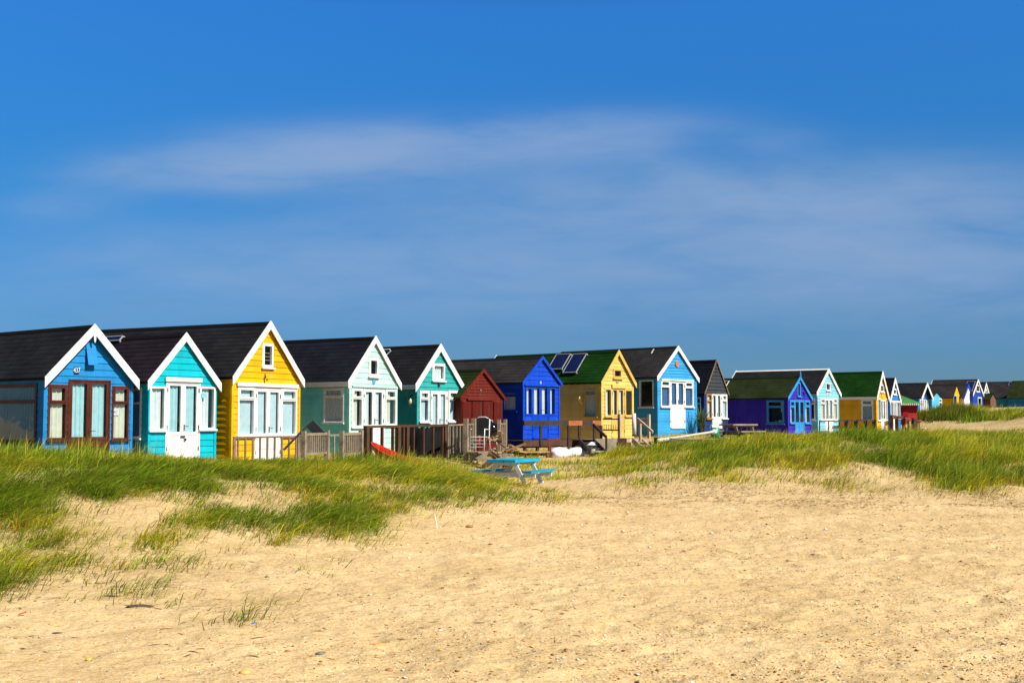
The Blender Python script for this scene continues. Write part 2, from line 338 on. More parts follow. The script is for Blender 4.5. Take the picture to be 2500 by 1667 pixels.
sand_col = np.zeros((GX.size, 3)); dn = density(GX.ravel(), GY.ravel())
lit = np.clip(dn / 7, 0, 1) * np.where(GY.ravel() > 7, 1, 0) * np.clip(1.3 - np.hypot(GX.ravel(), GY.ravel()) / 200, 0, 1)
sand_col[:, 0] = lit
nx, ny = len(xs), len(ys)
ii = np.arange(nx * ny).reshape(ny, nx)
Q = np.stack([ii[:-1, :-1], ii[:-1, 1:], ii[1:, 1:], ii[1:, :-1]], -1).reshape(-1, 4)
def sand_mat():
    m, nt = newmat('beach sand')
    out = nd(nt, 'ShaderNodeOutputMaterial'); b = nd(nt, 'ShaderNodeBsdfPrincipled', i_Roughness=.95); b.inputs['Specular IOR Level'].default_value = .1
    tc = nd(nt, 'ShaderNodeTexCoord'); pos = tc.outputs['Object']
    def N(sc, det=4., rough=.55):
        n = nd(nt, 'ShaderNodeTexNoise', i_Scale=sc, i_Detail=det, i_Roughness=rough); lk(nt, pos, n.inputs[0]); return n.outputs[0]
    base = ramp(nt, N(.6, 5.), [(.3, (.56, .395, .19)), (.55, (.65, .47, .24)), (.75, (.70, .52, .28))]).outputs[0]
    fine = ramp(nt, N(70, 3., .7), [(.3, (.72, .70, .66)), (.52, (1, 1, 1)), (.75, (1.12, 1.12, 1.14))]).outputs[0]
    c = mixc(nt, 1., base, fine, 'MULTIPLY')
    mid = ramp(nt, N(6, 4., .6), [(.34, (.94, .92, .88)), (.5, (1, 1, 1)), (.8, (1.03, 1.03, 1.03))]).outputs[0]
    c = mixc(nt, 1., c, mid, 'MULTIPLY')
    c = mixc(nt, 1., c, ramp(nt, N(24, 5., .72), [(.34, (.64, .55, .43)), (.43, (.94, .92, .88)), (.5, (1, 1, 1)), (.72, (1.10, 1.10, 1.08))]).outputs[0], 'MULTIPLY')
    # shell grit
    vo = nd(nt, 'ShaderNodeTexVoronoi', i_Scale=20.); lk(nt, pos, vo.inputs['Vector'])
    sel = nd(nt, 'ShaderNodeSeparateColor'); lk(nt, vo.outputs['Color'], sel.inputs[0])
    spot = math_(nt, 'MULTIPLY', math_(nt, 'LESS_THAN', vo.outputs['Distance'], .26), math_(nt, 'GREATER_THAN', sel.outputs[0], .72))
    gc = ramp(nt, sel.outputs[1], [(.0, (.50, .24, .07)), (.35, (.62, .38, .13)), (.6, (.75, .66, .5)), (.9, (.2, .13, .08))]).outputs[0]
    c = mixc(nt, math_(nt, 'MULTIPLY', spot, .8), c, gc)
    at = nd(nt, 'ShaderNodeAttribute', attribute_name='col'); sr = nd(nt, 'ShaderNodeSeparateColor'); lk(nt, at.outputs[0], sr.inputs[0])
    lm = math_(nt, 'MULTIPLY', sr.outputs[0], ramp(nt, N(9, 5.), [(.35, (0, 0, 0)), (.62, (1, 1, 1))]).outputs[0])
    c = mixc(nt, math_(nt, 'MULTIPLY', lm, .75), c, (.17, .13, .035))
    lk(nt, c, b.inputs['Base Color'])
    h = math_(nt, 'ADD', math_(nt, 'MULTIPLY', N(14, 4., .6), .6), math_(nt, 'ADD', math_(nt, 'MULTIPLY', N(5, 3.), 1.2), math_(nt, 'MULTIPLY', N(60, 3.), .16)))
    bp = nd(nt, 'ShaderNodeBump', i_Strength=.75, i_Distance=.04); lk(nt, h, bp.inputs['Height']); lk(nt, bp.outputs[0], b.inputs['Normal'])
    lk(nt, b.outputs[0], out.inputs[0]); return m
SAND = sand_mat()
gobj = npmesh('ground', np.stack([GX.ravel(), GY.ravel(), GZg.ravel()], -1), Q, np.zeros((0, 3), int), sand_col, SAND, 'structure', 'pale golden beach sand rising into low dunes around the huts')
gobj.data.polygons.foreach_set('use_smooth', np.ones(len(Q), bool))

# ------------------------------------------------------------------ grass
GRASS = vcol_mat('marram blades', .35, .6)
def blades(x, y, z, L, az, lean, w, col, segs=3, tipcol=None):
    n = len(x); ts = {3: [0, .4, .75, 1.], 2: [0, .55, 1.]}[segs]; wf = {3: [1, .85, .55], 2: [1, .7]}[segs]
    yaw = rng.random(n) * pi; wx = np.cos(yaw) * w / 2; wy = np.sin(yaw) * w / 2
    dx = np.cos(az); dy = np.sin(az); V = []; Cc = []
    for k, t in enumerate(ts):
        hx = x + dx * L * lean * t ** 1.8; hy = y + dy * L * lean * t ** 1.8; hz = z - .02 + L * (t - .5 * np.minimum(lean, 1.4) * t * t)
        c = col * (1 - t * .25) + (tipcol if tipcol is not None else col) * (t * .25)
        if k < len(ts) - 1:
            f = wf[k]; V.append(np.stack([hx - wx * f, hy - wy * f, hz], -1)); V.append(np.stack([hx + wx * f, hy + wy * f, hz], -1)); Cc += [c, c]
        else: V.append(np.stack([hx, hy, hz], -1)); Cc.append(c)
    m = len(V); V = np.stack(V, 1).reshape(-1, 3); Cc = np.stack(Cc, 1).reshape(-1, 3); b = np.arange(n) * m
    q = [np.stack([b + 2 * k, b + 2 * k + 1, b + 2 * k + 3, b + 2 * k + 2], -1) for k in range(segs - 1)]
    tr = np.stack([b + 2 * segs - 2, b + 2 * segs - 1, b + 2 * segs], -1)
    return V, np.concatenate(q), tr, Cc
GREEN = np.array([.13, .34, .004]); LIME = np.array([.33, .56, .010]); YEL = np.array([.80, .62, .03]); STRAW = np.array([.56, .42, .14]); BROWN = np.array([.22, .11, .03]); DARKG = np.array([.045, .12, .012]); BLUEG = np.array([.16, .27, .10])
def palette(n, gf, brown=.05):
    """gf 0..1 greenness per blade"""
    r = rng.random(n)[:, None]; g = gf[:, None]
    c = np.where(r < g * .62, GREEN, np.where(r < g * .62 + .35, LIME, np.where(r < .9 - .25 * g * 0, YEL, STRAW)))
    c = np.where(g > 1.5, np.where(r < .55, DARKG * .8, np.where(r < .8, GREEN * .6, BROWN * .8)), c); c = np.where(g < -.5, np.where(r < .6, STRAW, YEL * .8), c); c = np.where(rng.random((n, 1)) < brown, BROWN, c); c = np.where(rng.random((n, 1)) < .34 * g * g, DARKG, c)
    return c * .85 * (.5 + 1.0 * rng.random((n, 1)))
def clumped(name, label, xr, yr, ncl, per, dfun, Lf, wf, gfun, spread=.10, segs=3, power=1.3, lean0=.55, wind=-.25, brown=.05):
    cx = rng.uniform(*xr, ncl); cy = rng.uniform(*yr, ncl); d = dfun(cx, cy)
    k = rng.random(ncl) < (d / 9) ** power; cx, cy, d = cx[k], cy[k], d[k]
    cnt = np.maximum(2, (per * (.35 + .65 * d / 9) * rng.uniform(.5, 1.4, len(cx)))).astype(int)
    i = np.repeat(np.arange(len(cx)), cnt); n = len(i)
    sp = spread * (.5 + rng.random(len(cx)))[i]
    ox = rng.normal(0, 1, n) * sp; oy = rng.normal(0, 1, n) * sp
    x = cx[i] + ox; y = cy[i] + oy; z = ground(x, y)
    clumpL = (.7 + .6 * rng.random(len(cx)))[i]
    L = Lf(x, y, d[i]) * clumpL * rng.uniform(.55, 1.15, n)
    out = np.arctan2(oy, ox); caz = (wind + rng.normal(0, .45, len(cx)))[i]
    bx = np.cos(out) * .45 + np.cos(caz) * .9; by = np.sin(out) * .45 + np.sin(caz) * .9
    az = np.arctan2(by, bx) + rng.normal(0, .35, n); lean = np.clip(lean0 + rng.normal(0, .3, n), .02, 1.45)
    g = gfun(x, y, d[i]); col = palette(n, g, brown) * (.8 + .4 * rng.random(len(cx)))[i][:, None]
    V, q, t, c = blades(x, y, z, L, az, lean, wf(x, y) * rng.uniform(.7, 1.3, n), col, segs, YEL)
    return npmesh(name, V, q, t, c, GRASS, 'stuff', label)
def patchy(x, y): return fbm(x * .55 + 11, y * .55 + 23, 3)
clumped('marram_grass', 'long green marram grass blown to the right over the near dune', (-15.5, 3.0), (8, 29.5), 17500, 30,
        density, lambda x, y, d: np.where(d > 4, .38, .10 + .07 * d) * np.clip(1.25 - (y - 10) * .022, .62, 1.3), lambda x, y: .0055 + .00026 * y,
        lambda x, y, d: np.clip(.15 + .09 * d + (patchy(x, y) - .5) * 3.2 + (fbm(x * 2.5, y * 2.5, 2) - .5) * 1.2, .0, 1), .10, power=1.45, lean0=1.12, wind=-.3, brown=.09)
clumped('dead_grass', 'straw coloured dead grass lying flat between the living tufts', (-15.5, 18), (8, 38), 30000, 7,
        lambda x, y: np.clip(density(x, y) * 1.3, 0, 9) * (fbm(x * 1.2 + 70, y * 1.2, 2) > .42), lambda x, y, d: .26 + 0 * x, lambda x, y: .0055 + .00025 * y,
        lambda x, y, d: -1. + 0 * x, .2, 2, power=.9, lean0=1.15, wind=-.3, brown=.25)
# taller, paler upright blades on the crest by the first hut
clumped('lyme_grass', 'tall blue green blades standing up on the crest before the blue hut', (-14, -6.3), (21.5, 27.5), 1500, 14,
        lambda x, y: np.where(np.abs(y - 24.2) < 2.6, 7., 2.) * np.clip(fbm(x * .7, y * .7, 2) * 1.6 - .2, 0, 1.3) * np.clip((-6.3 - x) / 2, 0, 1), lambda x, y, d: .5 + 0 * x, lambda x, y: .011 + 0 * x,
        lambda x, y, d: .7 + 0 * x, .08, lean0=.32, wind=.3)
def dens_r(x, y): return np.where(y > 26, density(x, y), 0)
clumped('dune_grass', 'yellow green tufts of marram on the right hand dune', (1.5, 21), (26.3, 44), 15500, 22,
        dens_r, lambda x, y, d: (.12 + .035 * d) * (.6 + 1.0 * fbm(x * 1.1 + 50, y * 1.1, 2)), lambda x, y: .012 + 0 * x,
        lambda x, y, d: np.clip(-.35 + .1 * d + (patchy(x, y) - .5) * 3.4 + (fbm(x * 2.2, y * 2.2, 2) - .5) * 1.4 + np.where(x > 9, .1, 0), .0, 1), .12, power=2.6, lean0=.72, wind=-.1, brown=.08)
# short turf between the dunes and the huts
def turf_d(x, y):
    d = 7.5 * np.clip(.35 + fbm(x * .4 + 2, y * .4, 3) * 1.1, 0, 1)
    d = np.where((x > 24) & (y > 45) & (fbm(x * .2, y * .2 + 5, 2) < .62), .6, d)
    path = np.exp(-((x - 1.1) / 1.6) ** 4) * (y < 33); return np.clip(d * (1 - path), 0, 9) * ((y > 29.5) | (x > 1))
clumped('turf', 'short yellow green turf between the dunes and the huts', (-13, 34), (28.5, 66), 14500, 20,
        turf_d, lambda x, y, d: .20 + 0 * x, lambda x, y: .017 + 0 * x, lambda x, y, d: np.clip((patchy(x, y) - .25) * 1.7, .1, 1), .22, 2, power=1.0, lean0=.5, brown=.04)
# tall grass standing on the far dune mounds
def far_d(x, y):
    z = ground_base(x, y); u, v = proj(x, y, z)
    a = np.exp(-((x - 33.8) / 2.6) ** 2 - ((y - 96) / 4.5) ** 2) * 10 * (v < 1026)
    m = (u > 2345) & (v < 1034 - (u - 2345) * .09)
    b = np.where(m & (y > 77) & (y < 94), 4 + 6 * fbm(x * .5, y * .5, 3), 0)
    return np.clip(np.maximum(a, b), 0, 9)
clumped('far_marram', 'dark tall marram covering the far dune mounds before the last huts', (28, 46), (76, 104), 5200, 30,
        far_d, lambda x, y, d: .62 + 0 * x, lambda x, y: .03 + 0 * x, lambda x, y, d: np.clip(.55 + (patchy(x, y) - .5) * 2 + np.where(x < 35.5, .3, 0), .1, 1), .28, 2, power=1.0, lean0=.45)

clumped('far_bushes', 'dark brown green bushes on the far sand before the distant huts', (29, 37), (90, 101), 1200, 34,
        lambda x, y: np.clip(11 * np.exp(-((x - 33.4) / 2.0) ** 4 - ((y - 96) / 3.2) ** 4), 0, 9), lambda x, y, d: .72 + 0 * x, lambda x, y: .035 + 0 * x, lambda x, y, d: 2. + 0 * x, .35, 2, power=1., lean0=.4)
clumped('tall_tussocks', 'tall straw tipped tussocks on the hump of the right hand dune', (6.3, 9.4), (31, 37), 260, 60,
        lambda x, y: 9 * np.exp(-((x - 7.3) / .9) ** 2 - ((y - 33.6) / 1.6) ** 2) + 2 * (fbm(x, y, 2) > .6), lambda x, y, d: .34 + 0 * x, lambda x, y: .012 + 0 * x,
        lambda x, y, d: .55 + (patchy(x, y) - .5), .13, lean0=.55, wind=.1, brown=.14)
clumped('fence_grass', 'tall yellow green grass growing up against the rails and the red boat', (-6.5, -.6), (30.8, 34.2), 700, 40,
        lambda x, y: 8 * np.exp(-((x + 3.1) / 1.7) ** 4 - ((y - 32.6) / 1.1) ** 2), lambda x, y, d: .60 + 0 * x, lambda x, y: .013 + 0 * x,
        lambda x, y, d: .45 + (patchy(x, y) - .5) * 2, .16, lean0=.5, wind=.1, brown=.1)
# ------------------------------------------------------------------ pebbles, shell grit and wrack
BITS = vcol_mat('shingle and wrack', 0, .7)
def bits(name, label, x, y, sx, sy, sz, col, lift=.3):
    n = len(x); z = ground(x, y); ct = np.array([(1, 0, 0), (.5, .87, .1), (-.5, .87, -.1), (-1, 0, 0), (-.5, -.87, .1), (.5, -.87, -.1), (.1, .1, 1), (0, 0, -.6)])
    a = rng.random(n) * 2 * pi; jit = 1 + rng.normal(0, .18, (n, 8, 3)); L = ct[None] * jit * np.stack([sx, sy, sz], -1)[:, None, :]
    X = L[..., 0] * np.cos(a)[:, None] - L[..., 1] * np.sin(a)[:, None] + x[:, None]; Y = L[..., 0] * np.sin(a)[:, None] + L[..., 1] * np.cos(a)[:, None] + y[:, None]
    Z = L[..., 2] + (z + sz * lift)[:, None]; V = np.stack([X, Y, Z], -1).reshape(-1, 3)
    tr = np.array([(k, (k + 1) % 6, 6) for k in range(6)] + [((k + 1) % 6, k, 7) for k in range(6)]); T = (np.arange(n)[:, None, None] * 8 + tr[None]).reshape(-1, 3)
    return npmesh(name, V, np.zeros((0, 4), int), T, np.repeat(col, 8, 0), BITS, 'stuff', label)
def wedge(n, y0, y1, um=-.46, uM=.46):
    y = 1 / rng.uniform(1 / y1, 1 / y0, n); return rng.uniform(um, uM, n) * y, y
x, y = wedge(52000, 6.5, 30); k = (density(x, y) < 2.) & (rng.random(len(x)) < np.clip(.25 + (x / y + .25) * 1.5, .12, 1) * np.clip(fbm(x * 1.5, y * 1.5, 2) * 2 - .4, .1, 1)); x, y = x[k], y[k]; n = len(x)
pc = np.array([(.52, .22, .05), (.62, .36, .10), (.40, .17, .05), (.8, .74, .62), (.68, .55, .34), (.16, .10, .06), (.55, .42, .22), (.72, .5, .12)])
s = rng.uniform(.004, .0085, n) * (1 + (rng.random(n) > .95) * 1.1) * np.clip(y / 12, 1, 1.6)
bits('pebbles', 'small orange, brown and white pebbles and shell chips scattered over the sand', x, y, s * rng.uniform(1, 2., n), s, s * .5, pc[rng.choice(8, n, p=[.2, .17, .14, .15, .12, .09, .09, .04])] * rng.uniform(.75, 1.2, (n, 1)))
# footprints' shadow side comes from relief; dark wrack line along the foot of the right dune
n = 9000; x = rng.uniform(.6, 12.5, n); yc = 25.6 + .6 * np.sin(x * .5) + np.where(x > 5.5, -.5, 0); y = yc + rng.normal(0, 1.1, n) + .3; k = fbm(x * 1.3, y * 1.3 + 9, 2) > .45; x, y = x[k], y[k]; n = len(x)
bits('wrack_line', 'dark twigs and dried seaweed along the foot of the right hand dune', x, y, rng.uniform(.012, .06, n), rng.uniform(.003, .008, n), rng.uniform(.002, .006, n), np.array([(.18, .10, .04)]) * rng.uniform(.4, 2.4, (n, 1)))
x, y = wedge(240, 9, 19, -.42, .1); n = len(x)
bits('twigs', 'thin brown stems and dark bits of bark lying on the sand', x, y, rng.uniform(.015, .08, n), rng.uniform(.003, .006, n), rng.uniform(.003, .006, n), np.array([(.16, .08, .035)]) * rng.uniform(.4, 2.0, (n, 1)))

# ------------------------------------------------------------------ single stones and litter
def stone(name, label, cat, u, v, size, mat, flatn=.6, seed=1, group=None, rz=0., elong=1.3):
    x, y = G(u, v); z = GZ(x, y); rr = random.Random(seed); mb = MB(); n = 9
    prof = [(.35, -.5), (.8, -.3), (1., 0), (.82, .32), (.4, .55)]; pts = []; fs = []
    for j, (r, h) in enumerate(prof):
        for k in range(n):
            a = 2 * pi * k / n; q = r * rr.uniform(.85, 1.12); pts.append((cos(a) * q * size * elong, sin(a) * q * size, h * size * flatn * 1.6))
    for j in range(4):
        for k in range(n): fs.append((j * n + k, j * n + (k + 1) % n, (j + 1) * n + (k + 1) % n, (j + 1) * n + k))
    fs += [tuple(range(n))[::-1], tuple(4 * n + k for k in range(n))]
    o = mb.add(pts, fs).build(name, mat, None, True); o.location = (x, y, z + size * flatn * .35); o.rotation_euler = (0, 0, rz)
    return tag(o, label, cat, group)
stone('stone', 'golden yellow pebble lying on the sand at the bottom edge of the beach', 'stone', 597, 1641, .033, flat('amber stone', (.72, .42, .10), .6), seed=2)
stone('stone', 'yellow pebble among brown stems at the lower left', 'stone', 217, 1609, .022, flat('yellow stone', (.75, .52, .06), .6), seed=3)
stone('stone', 'grey flint pebble on the sand right of the sparse grass', 'stone', 781, 1594, .026, flat('grey stone', (.17, .16, .15), .6), seed=4)
stone('stone', 'rust orange pebble just left of the grey flint pebble', 'stone', 703, 1586, .022, flat('rust stone', (.45, .17, .06), .6), seed=5)
stone('stone', 'flat orange stone on the open sand below the grass tongue', 'stone', 929, 1567, .036, flat('orange stone', (.75, .38, .08), .6), .35, 6, elong=1.7)
stone('stone', 'pair of brown pebbles, the larger, near the bottom middle', 'stone', 949, 1637, .025, flat('brown stone', (.36, .17, .06), .6), seed=7)
stone('stone', 'long buff stone lying alone on the right hand sand', 'stone', 1933, 1366, .04, flat('buff stone', (.62, .45, .24), .6), .5, 8, elong=2.0)
stone('stone', 'dark brown stone beside the lone white stick', 'stone', 1146, 1285, .05, flat('brown stone', (.36, .17, .06), .6), seed=9)
stone('driftwood', 'dark brown chunk of driftwood in the sparse grass at the left', 'driftwood', 340, 1481, .055, flat('dark driftwood', (.07, .045, .03), .8), .35, 10, elong=2.4, rz=.2)
stone('driftwood', 'black sliver of driftwood behind the larger chunk', 'driftwood', 268, 1454, .035, flat('dark driftwood', (.07, .045, .03), .8), .3, 11, elong=2.6)
stone('driftwood', 'small black piece of wood on bare sand at the far left', 'driftwood', 140, 1540, .022, flat('dark driftwood', (.07, .045, .03), .8), .4, 12, elong=2.2)
stone('plastic_scrap', 'small bright blue plastic scrap lying on the sand', 'litter', 621, 1524, .018, flat('blue plastic', (.02, .22, .55), .35), .5, 13)
x_, y_ = G(45, 1513); mb = MB(); mb.bar((0, 0, .015), (.05, .05, .03), .02, .005)
o = mb.build('plastic_scrap', flat('red plastic', (.55, .02, .02), .4)); o.location = (x_, y_, GZ(x_, y_)); tag(o, 'red strip of plastic lying at the left edge of the sand', 'litter')
x_, y_ = G(1068, 1288); mb = MB(); mb.tube([(0, 0, -.05), (-.02, .02, .1), (-.05, .03, .22)], [.011, .01, .008], 6)
o = mb.build('stick', flat('white stick', (.8, .78, .72), .6)); o.location = (x_, y_, GZ(x_, y_)); tag(o, 'white stick standing in the sand by the grass tip', 'stick')

# ------------------------------------------------------------------ sky, sun, camera
SUN_AZ = R(122); SUN_EL = R(45)
w = bpy.data.worlds.new('World'); SC.world = w; w.use_nodes = True; nt = w.node_tree; nt.nodes.clear()
out = nd(nt, 'ShaderNodeOutputWorld'); bg = nd(nt, 'ShaderNodeBackground', i_Strength=.056)
sky = nd(nt, 'ShaderNodeTexSky', sky_type='NISHITA'); sky.sun_disc = False; sky.sun_elevation = SUN_EL; sky.sun_rotation = SUN_AZ; sky.air_density = 1.0; sky.dust_density = .6; sky.ozone_density = 2.2
tc = nd(nt, 'ShaderNodeTexCoord'); sp = nd(nt, 'ShaderNodeSeparateXYZ'); lk(nt, tc.outputs['Generated'], sp.inputs[0])
ym = math_(nt, 'MAXIMUM', sp.outputs[1], .05); X = math_(nt, 'DIVIDE', sp.outputs[0], ym); Z = math_(nt, 'DIVIDE', sp.outputs[2], ym)
tint = ramp(nt, math_(nt, 'MULTIPLY', math_(nt, 'MAXIMUM', sp.outputs[2], 0.), 2.6), [(0., (.42, .70, 1.15)), (.18, (.26, .63, 1.16)), (.5, (.20, .82, 1.40)), (.84, (.25, 1.05, 1.95)), (1., (.10, .26, .45))]).outputs[0]
c = mixc(nt, 1., sky.outputs[0], tint, 'MULTIPLY')
def blob(u, v, su, sv, rot, amp):
    x0 = (u - 1250) / FPX; z0 = (HV - v) / FPX
    dx = math_(nt, 'SUBTRACT', X, x0); dz = math_(nt, 'SUBTRACT', Z, z0); cr, sr = cos(rot), sin(rot)
    a = math_(nt, 'ADD', math_(nt, 'MULTIPLY', dx, cr * FPX / su), math_(nt, 'MULTIPLY', dz, sr * FPX / su))
    b = math_(nt, 'ADD', math_(nt, 'MULTIPLY', dx, -sr * FPX / sv), math_(nt, 'MULTIPLY', dz, cr * FPX / sv))
    r2 = math_(nt, 'ADD', math_(nt, 'MULTIPLY', a, a), math_(nt, 'MULTIPLY', b, b))
    return math_(nt, 'MULTIPLY', math_(nt, 'POWER', 2.718, math_(nt, 'MULTIPLY', r2, -1.)), amp)
bl = [(780, 370, 380, 62, .05, 1.15), (560, 420, 280, 42, .0, .7), (1300, 335, 360, 52, .06, 1.0), (1560, 370, 150, 40, -.3, .3), (1650, 480, 520, 80, -.02, .55), (2200, 480, 560, 105, .0, .55), (1500, 600, 900, 130, 0, .42),
      (2350, 620, 500, 120, 0, .5), (700, 640, 700, 90, 0, .22), (1400, 720, 1500, 120, 0, .3), (120, 500, 120, 40, 0, .25), (1920, 335, 90, 30, .1, .18), (260, 420, 120, 50, 0, .12)]
s_ = None
for b_ in bl:
    q = blob(*b_); s_ = q if s_ is None else math_(nt, 'ADD', s_, q)
vec = nd(nt, 'ShaderNodeCombineXYZ'); lk(nt, X, vec.inputs[0]); lk(nt, math_(nt, 'MULTIPLY', Z, 4.2), vec.inputs[1])
n1 = nd(nt, 'ShaderNodeTexNoise', i_Scale=5.5, i_Detail=8.0, i_Roughness=.56, i_Distortion=.5); lk(nt, vec.outputs[0], n1.inputs[0])
n2 = nd(nt, 'ShaderNodeTexNoise', i_Scale=17.0, i_Detail=5.0, i_Roughness=.55); lk(nt, vec.outputs[0], n2.inputs[0])
nn = math_(nt, 'ADD', math_(nt, 'MULTIPLY', n1.outputs[0], 1.15), math_(nt, 'MULTIPLY', n2.outputs[0], .45))
cm = math_(nt, 'MULTIPLY', s_, math_(nt, 'MAXIMUM', math_(nt, 'MULTIPLY_ADD', nn, 2.2, -.72), .12))
cm = math_(nt, 'MULTIPLY', math_(nt, 'SUBTRACT', 1., math_(nt, 'POWER', 2.718, math_(nt, 'MULTIPLY', cm, -1.15))), .74)
c = mixc(nt, cm, c, (4.4, 5.8, 8.2))
lk(nt, c, bg.inputs[0]); lk(nt, bg.outputs[0], out.inputs[0])
sd = bpy.data.lights.new('sun', 'SUN'); sd.energy = 5.0; sd.angle = R(.5); sd.color = (1, .95, .85)
so = bpy.data.objects.new('sun', sd); COL.objects.link(so)
sdir = Vector((sin(SUN_AZ) * cos(SUN_EL), cos(SUN_AZ) * cos(SUN_EL), sin(SUN_EL))); so.rotation_euler = sdir.to_track_quat('Z', 'Y').to_euler()
cd = bpy.data.cameras.new('camera'); co = bpy.data.objects.new('camera', cd); COL.objects.link(co); SC.camera = co
cd.sensor_width = 36; cd.lens = 36 * FPX / 2500; cd.clip_end = 4000; co.location = (0, 0, CAMZ); co.rotation_euler = (R(90) + PITCH, 0, 0)
SC.view_settings.view_transform = 'Standard'; SC.view_settings.look = 'None'; SC.view_settings.gamma = 1; SC.view_settings.exposure = .5
#PART3
# ------------------------------------------------------------------ beach huts
def to_mesh_text(txt, size, mat, parent, name, loc, rot, depth=.004):
    cu = bpy.data.curves.new(name, 'FONT'); cu.body = txt; cu.size = size; cu.extrude = depth; cu.align_x = 'CENTER'; cu.align_y = 'CENTER'
    t = bpy.data.objects.new(name, cu); COL.objects.link(t); bpy.context.view_layer.update()
    me = bpy.data.meshes.new_from_object(t.evaluated_get(bpy.context.evaluated_depsgraph_get())); bpy.data.objects.remove(t)
    me.materials.clear(); me.materials.append(mat); o = bpy.data.objects.new(name, me); COL.objects.link(o); o.parent = parent; o.location = loc; o.rotation_euler = rot
    return o
WHITE = paint('white gloss paint', (.86, .85, .80), .45, .05, .12)
CUR = {'white': curtain_mat('white curtain', (.86, .88, .86)), 'cream': curtain_mat('cream curtain', (.82, .80, .62)), 'blue': curtain_mat('pale blue curtain', (.50, .78, .80)),
       'blind': curtain_mat('pale blind', (.66, .80, .82)), 'slate': curtain_mat('slate blue painted sky reflection', (.07, .17, .36)), 'dim': curtain_mat('dim blue grey curtain', (.20, .32, .36)), 'grey': curtain_mat('grey curtain', (.40, .50, .54))}  # slate: flat sheet coloured as the sky mirrored in the panes
BLACKM = flat('black iron', (.02, .02, .02), .4)
INSIDE = flat('dark interior', (.03, .028, .025), .9)

def lap(mb, ztop, srange, ops, rh, lip, kinks=()):
    z = -.35
    while z < ztop - 1e-4:
        z1 = min(z + rh, ztop)
        cuts = sorted({z, z1} | {o[k] for o in ops for k in (2, 3) if z + 1e-3 < o[k] < z1 - 1e-3} | {k for k in kinks if z + 1e-3 < k < z1 - 1e-3})
        dd = lambda zz: lip * (1 - (zz - z) / rh) + .002
        for n, (za, zb) in enumerate(zip(cuts[:-1], cuts[1:])):
            A = srange(za + 1e-5); B = srange(zb - 1e-5); zm = (za + zb) / 2
            segs = []; cur = (A[0], B[0])
            for o in sorted([o for o in ops if o[2] < zm < o[3]]):
                segs.append((cur[0], o[0], cur[1], o[0])); cur = (o[1], o[1])
            segs.append((cur[0], A[1], cur[1], B[1]))
            for a0, a1, b0, b1 in segs:
                if a1 - a0 < 1e-3 and b1 - b0 < 1e-3: continue
                mb.add([(a0, dd(za), za), (a1, dd(za), za), (b1, dd(zb), zb), (b0, dd(zb), zb)], [(3, 2, 1, 0)])
                if n == 0: mb.add([(a0, .001, za), (a1, .001, za), (a1, dd(za), za), (a0, dd(za), za)], [(3, 2, 1, 0)])
        z = z1

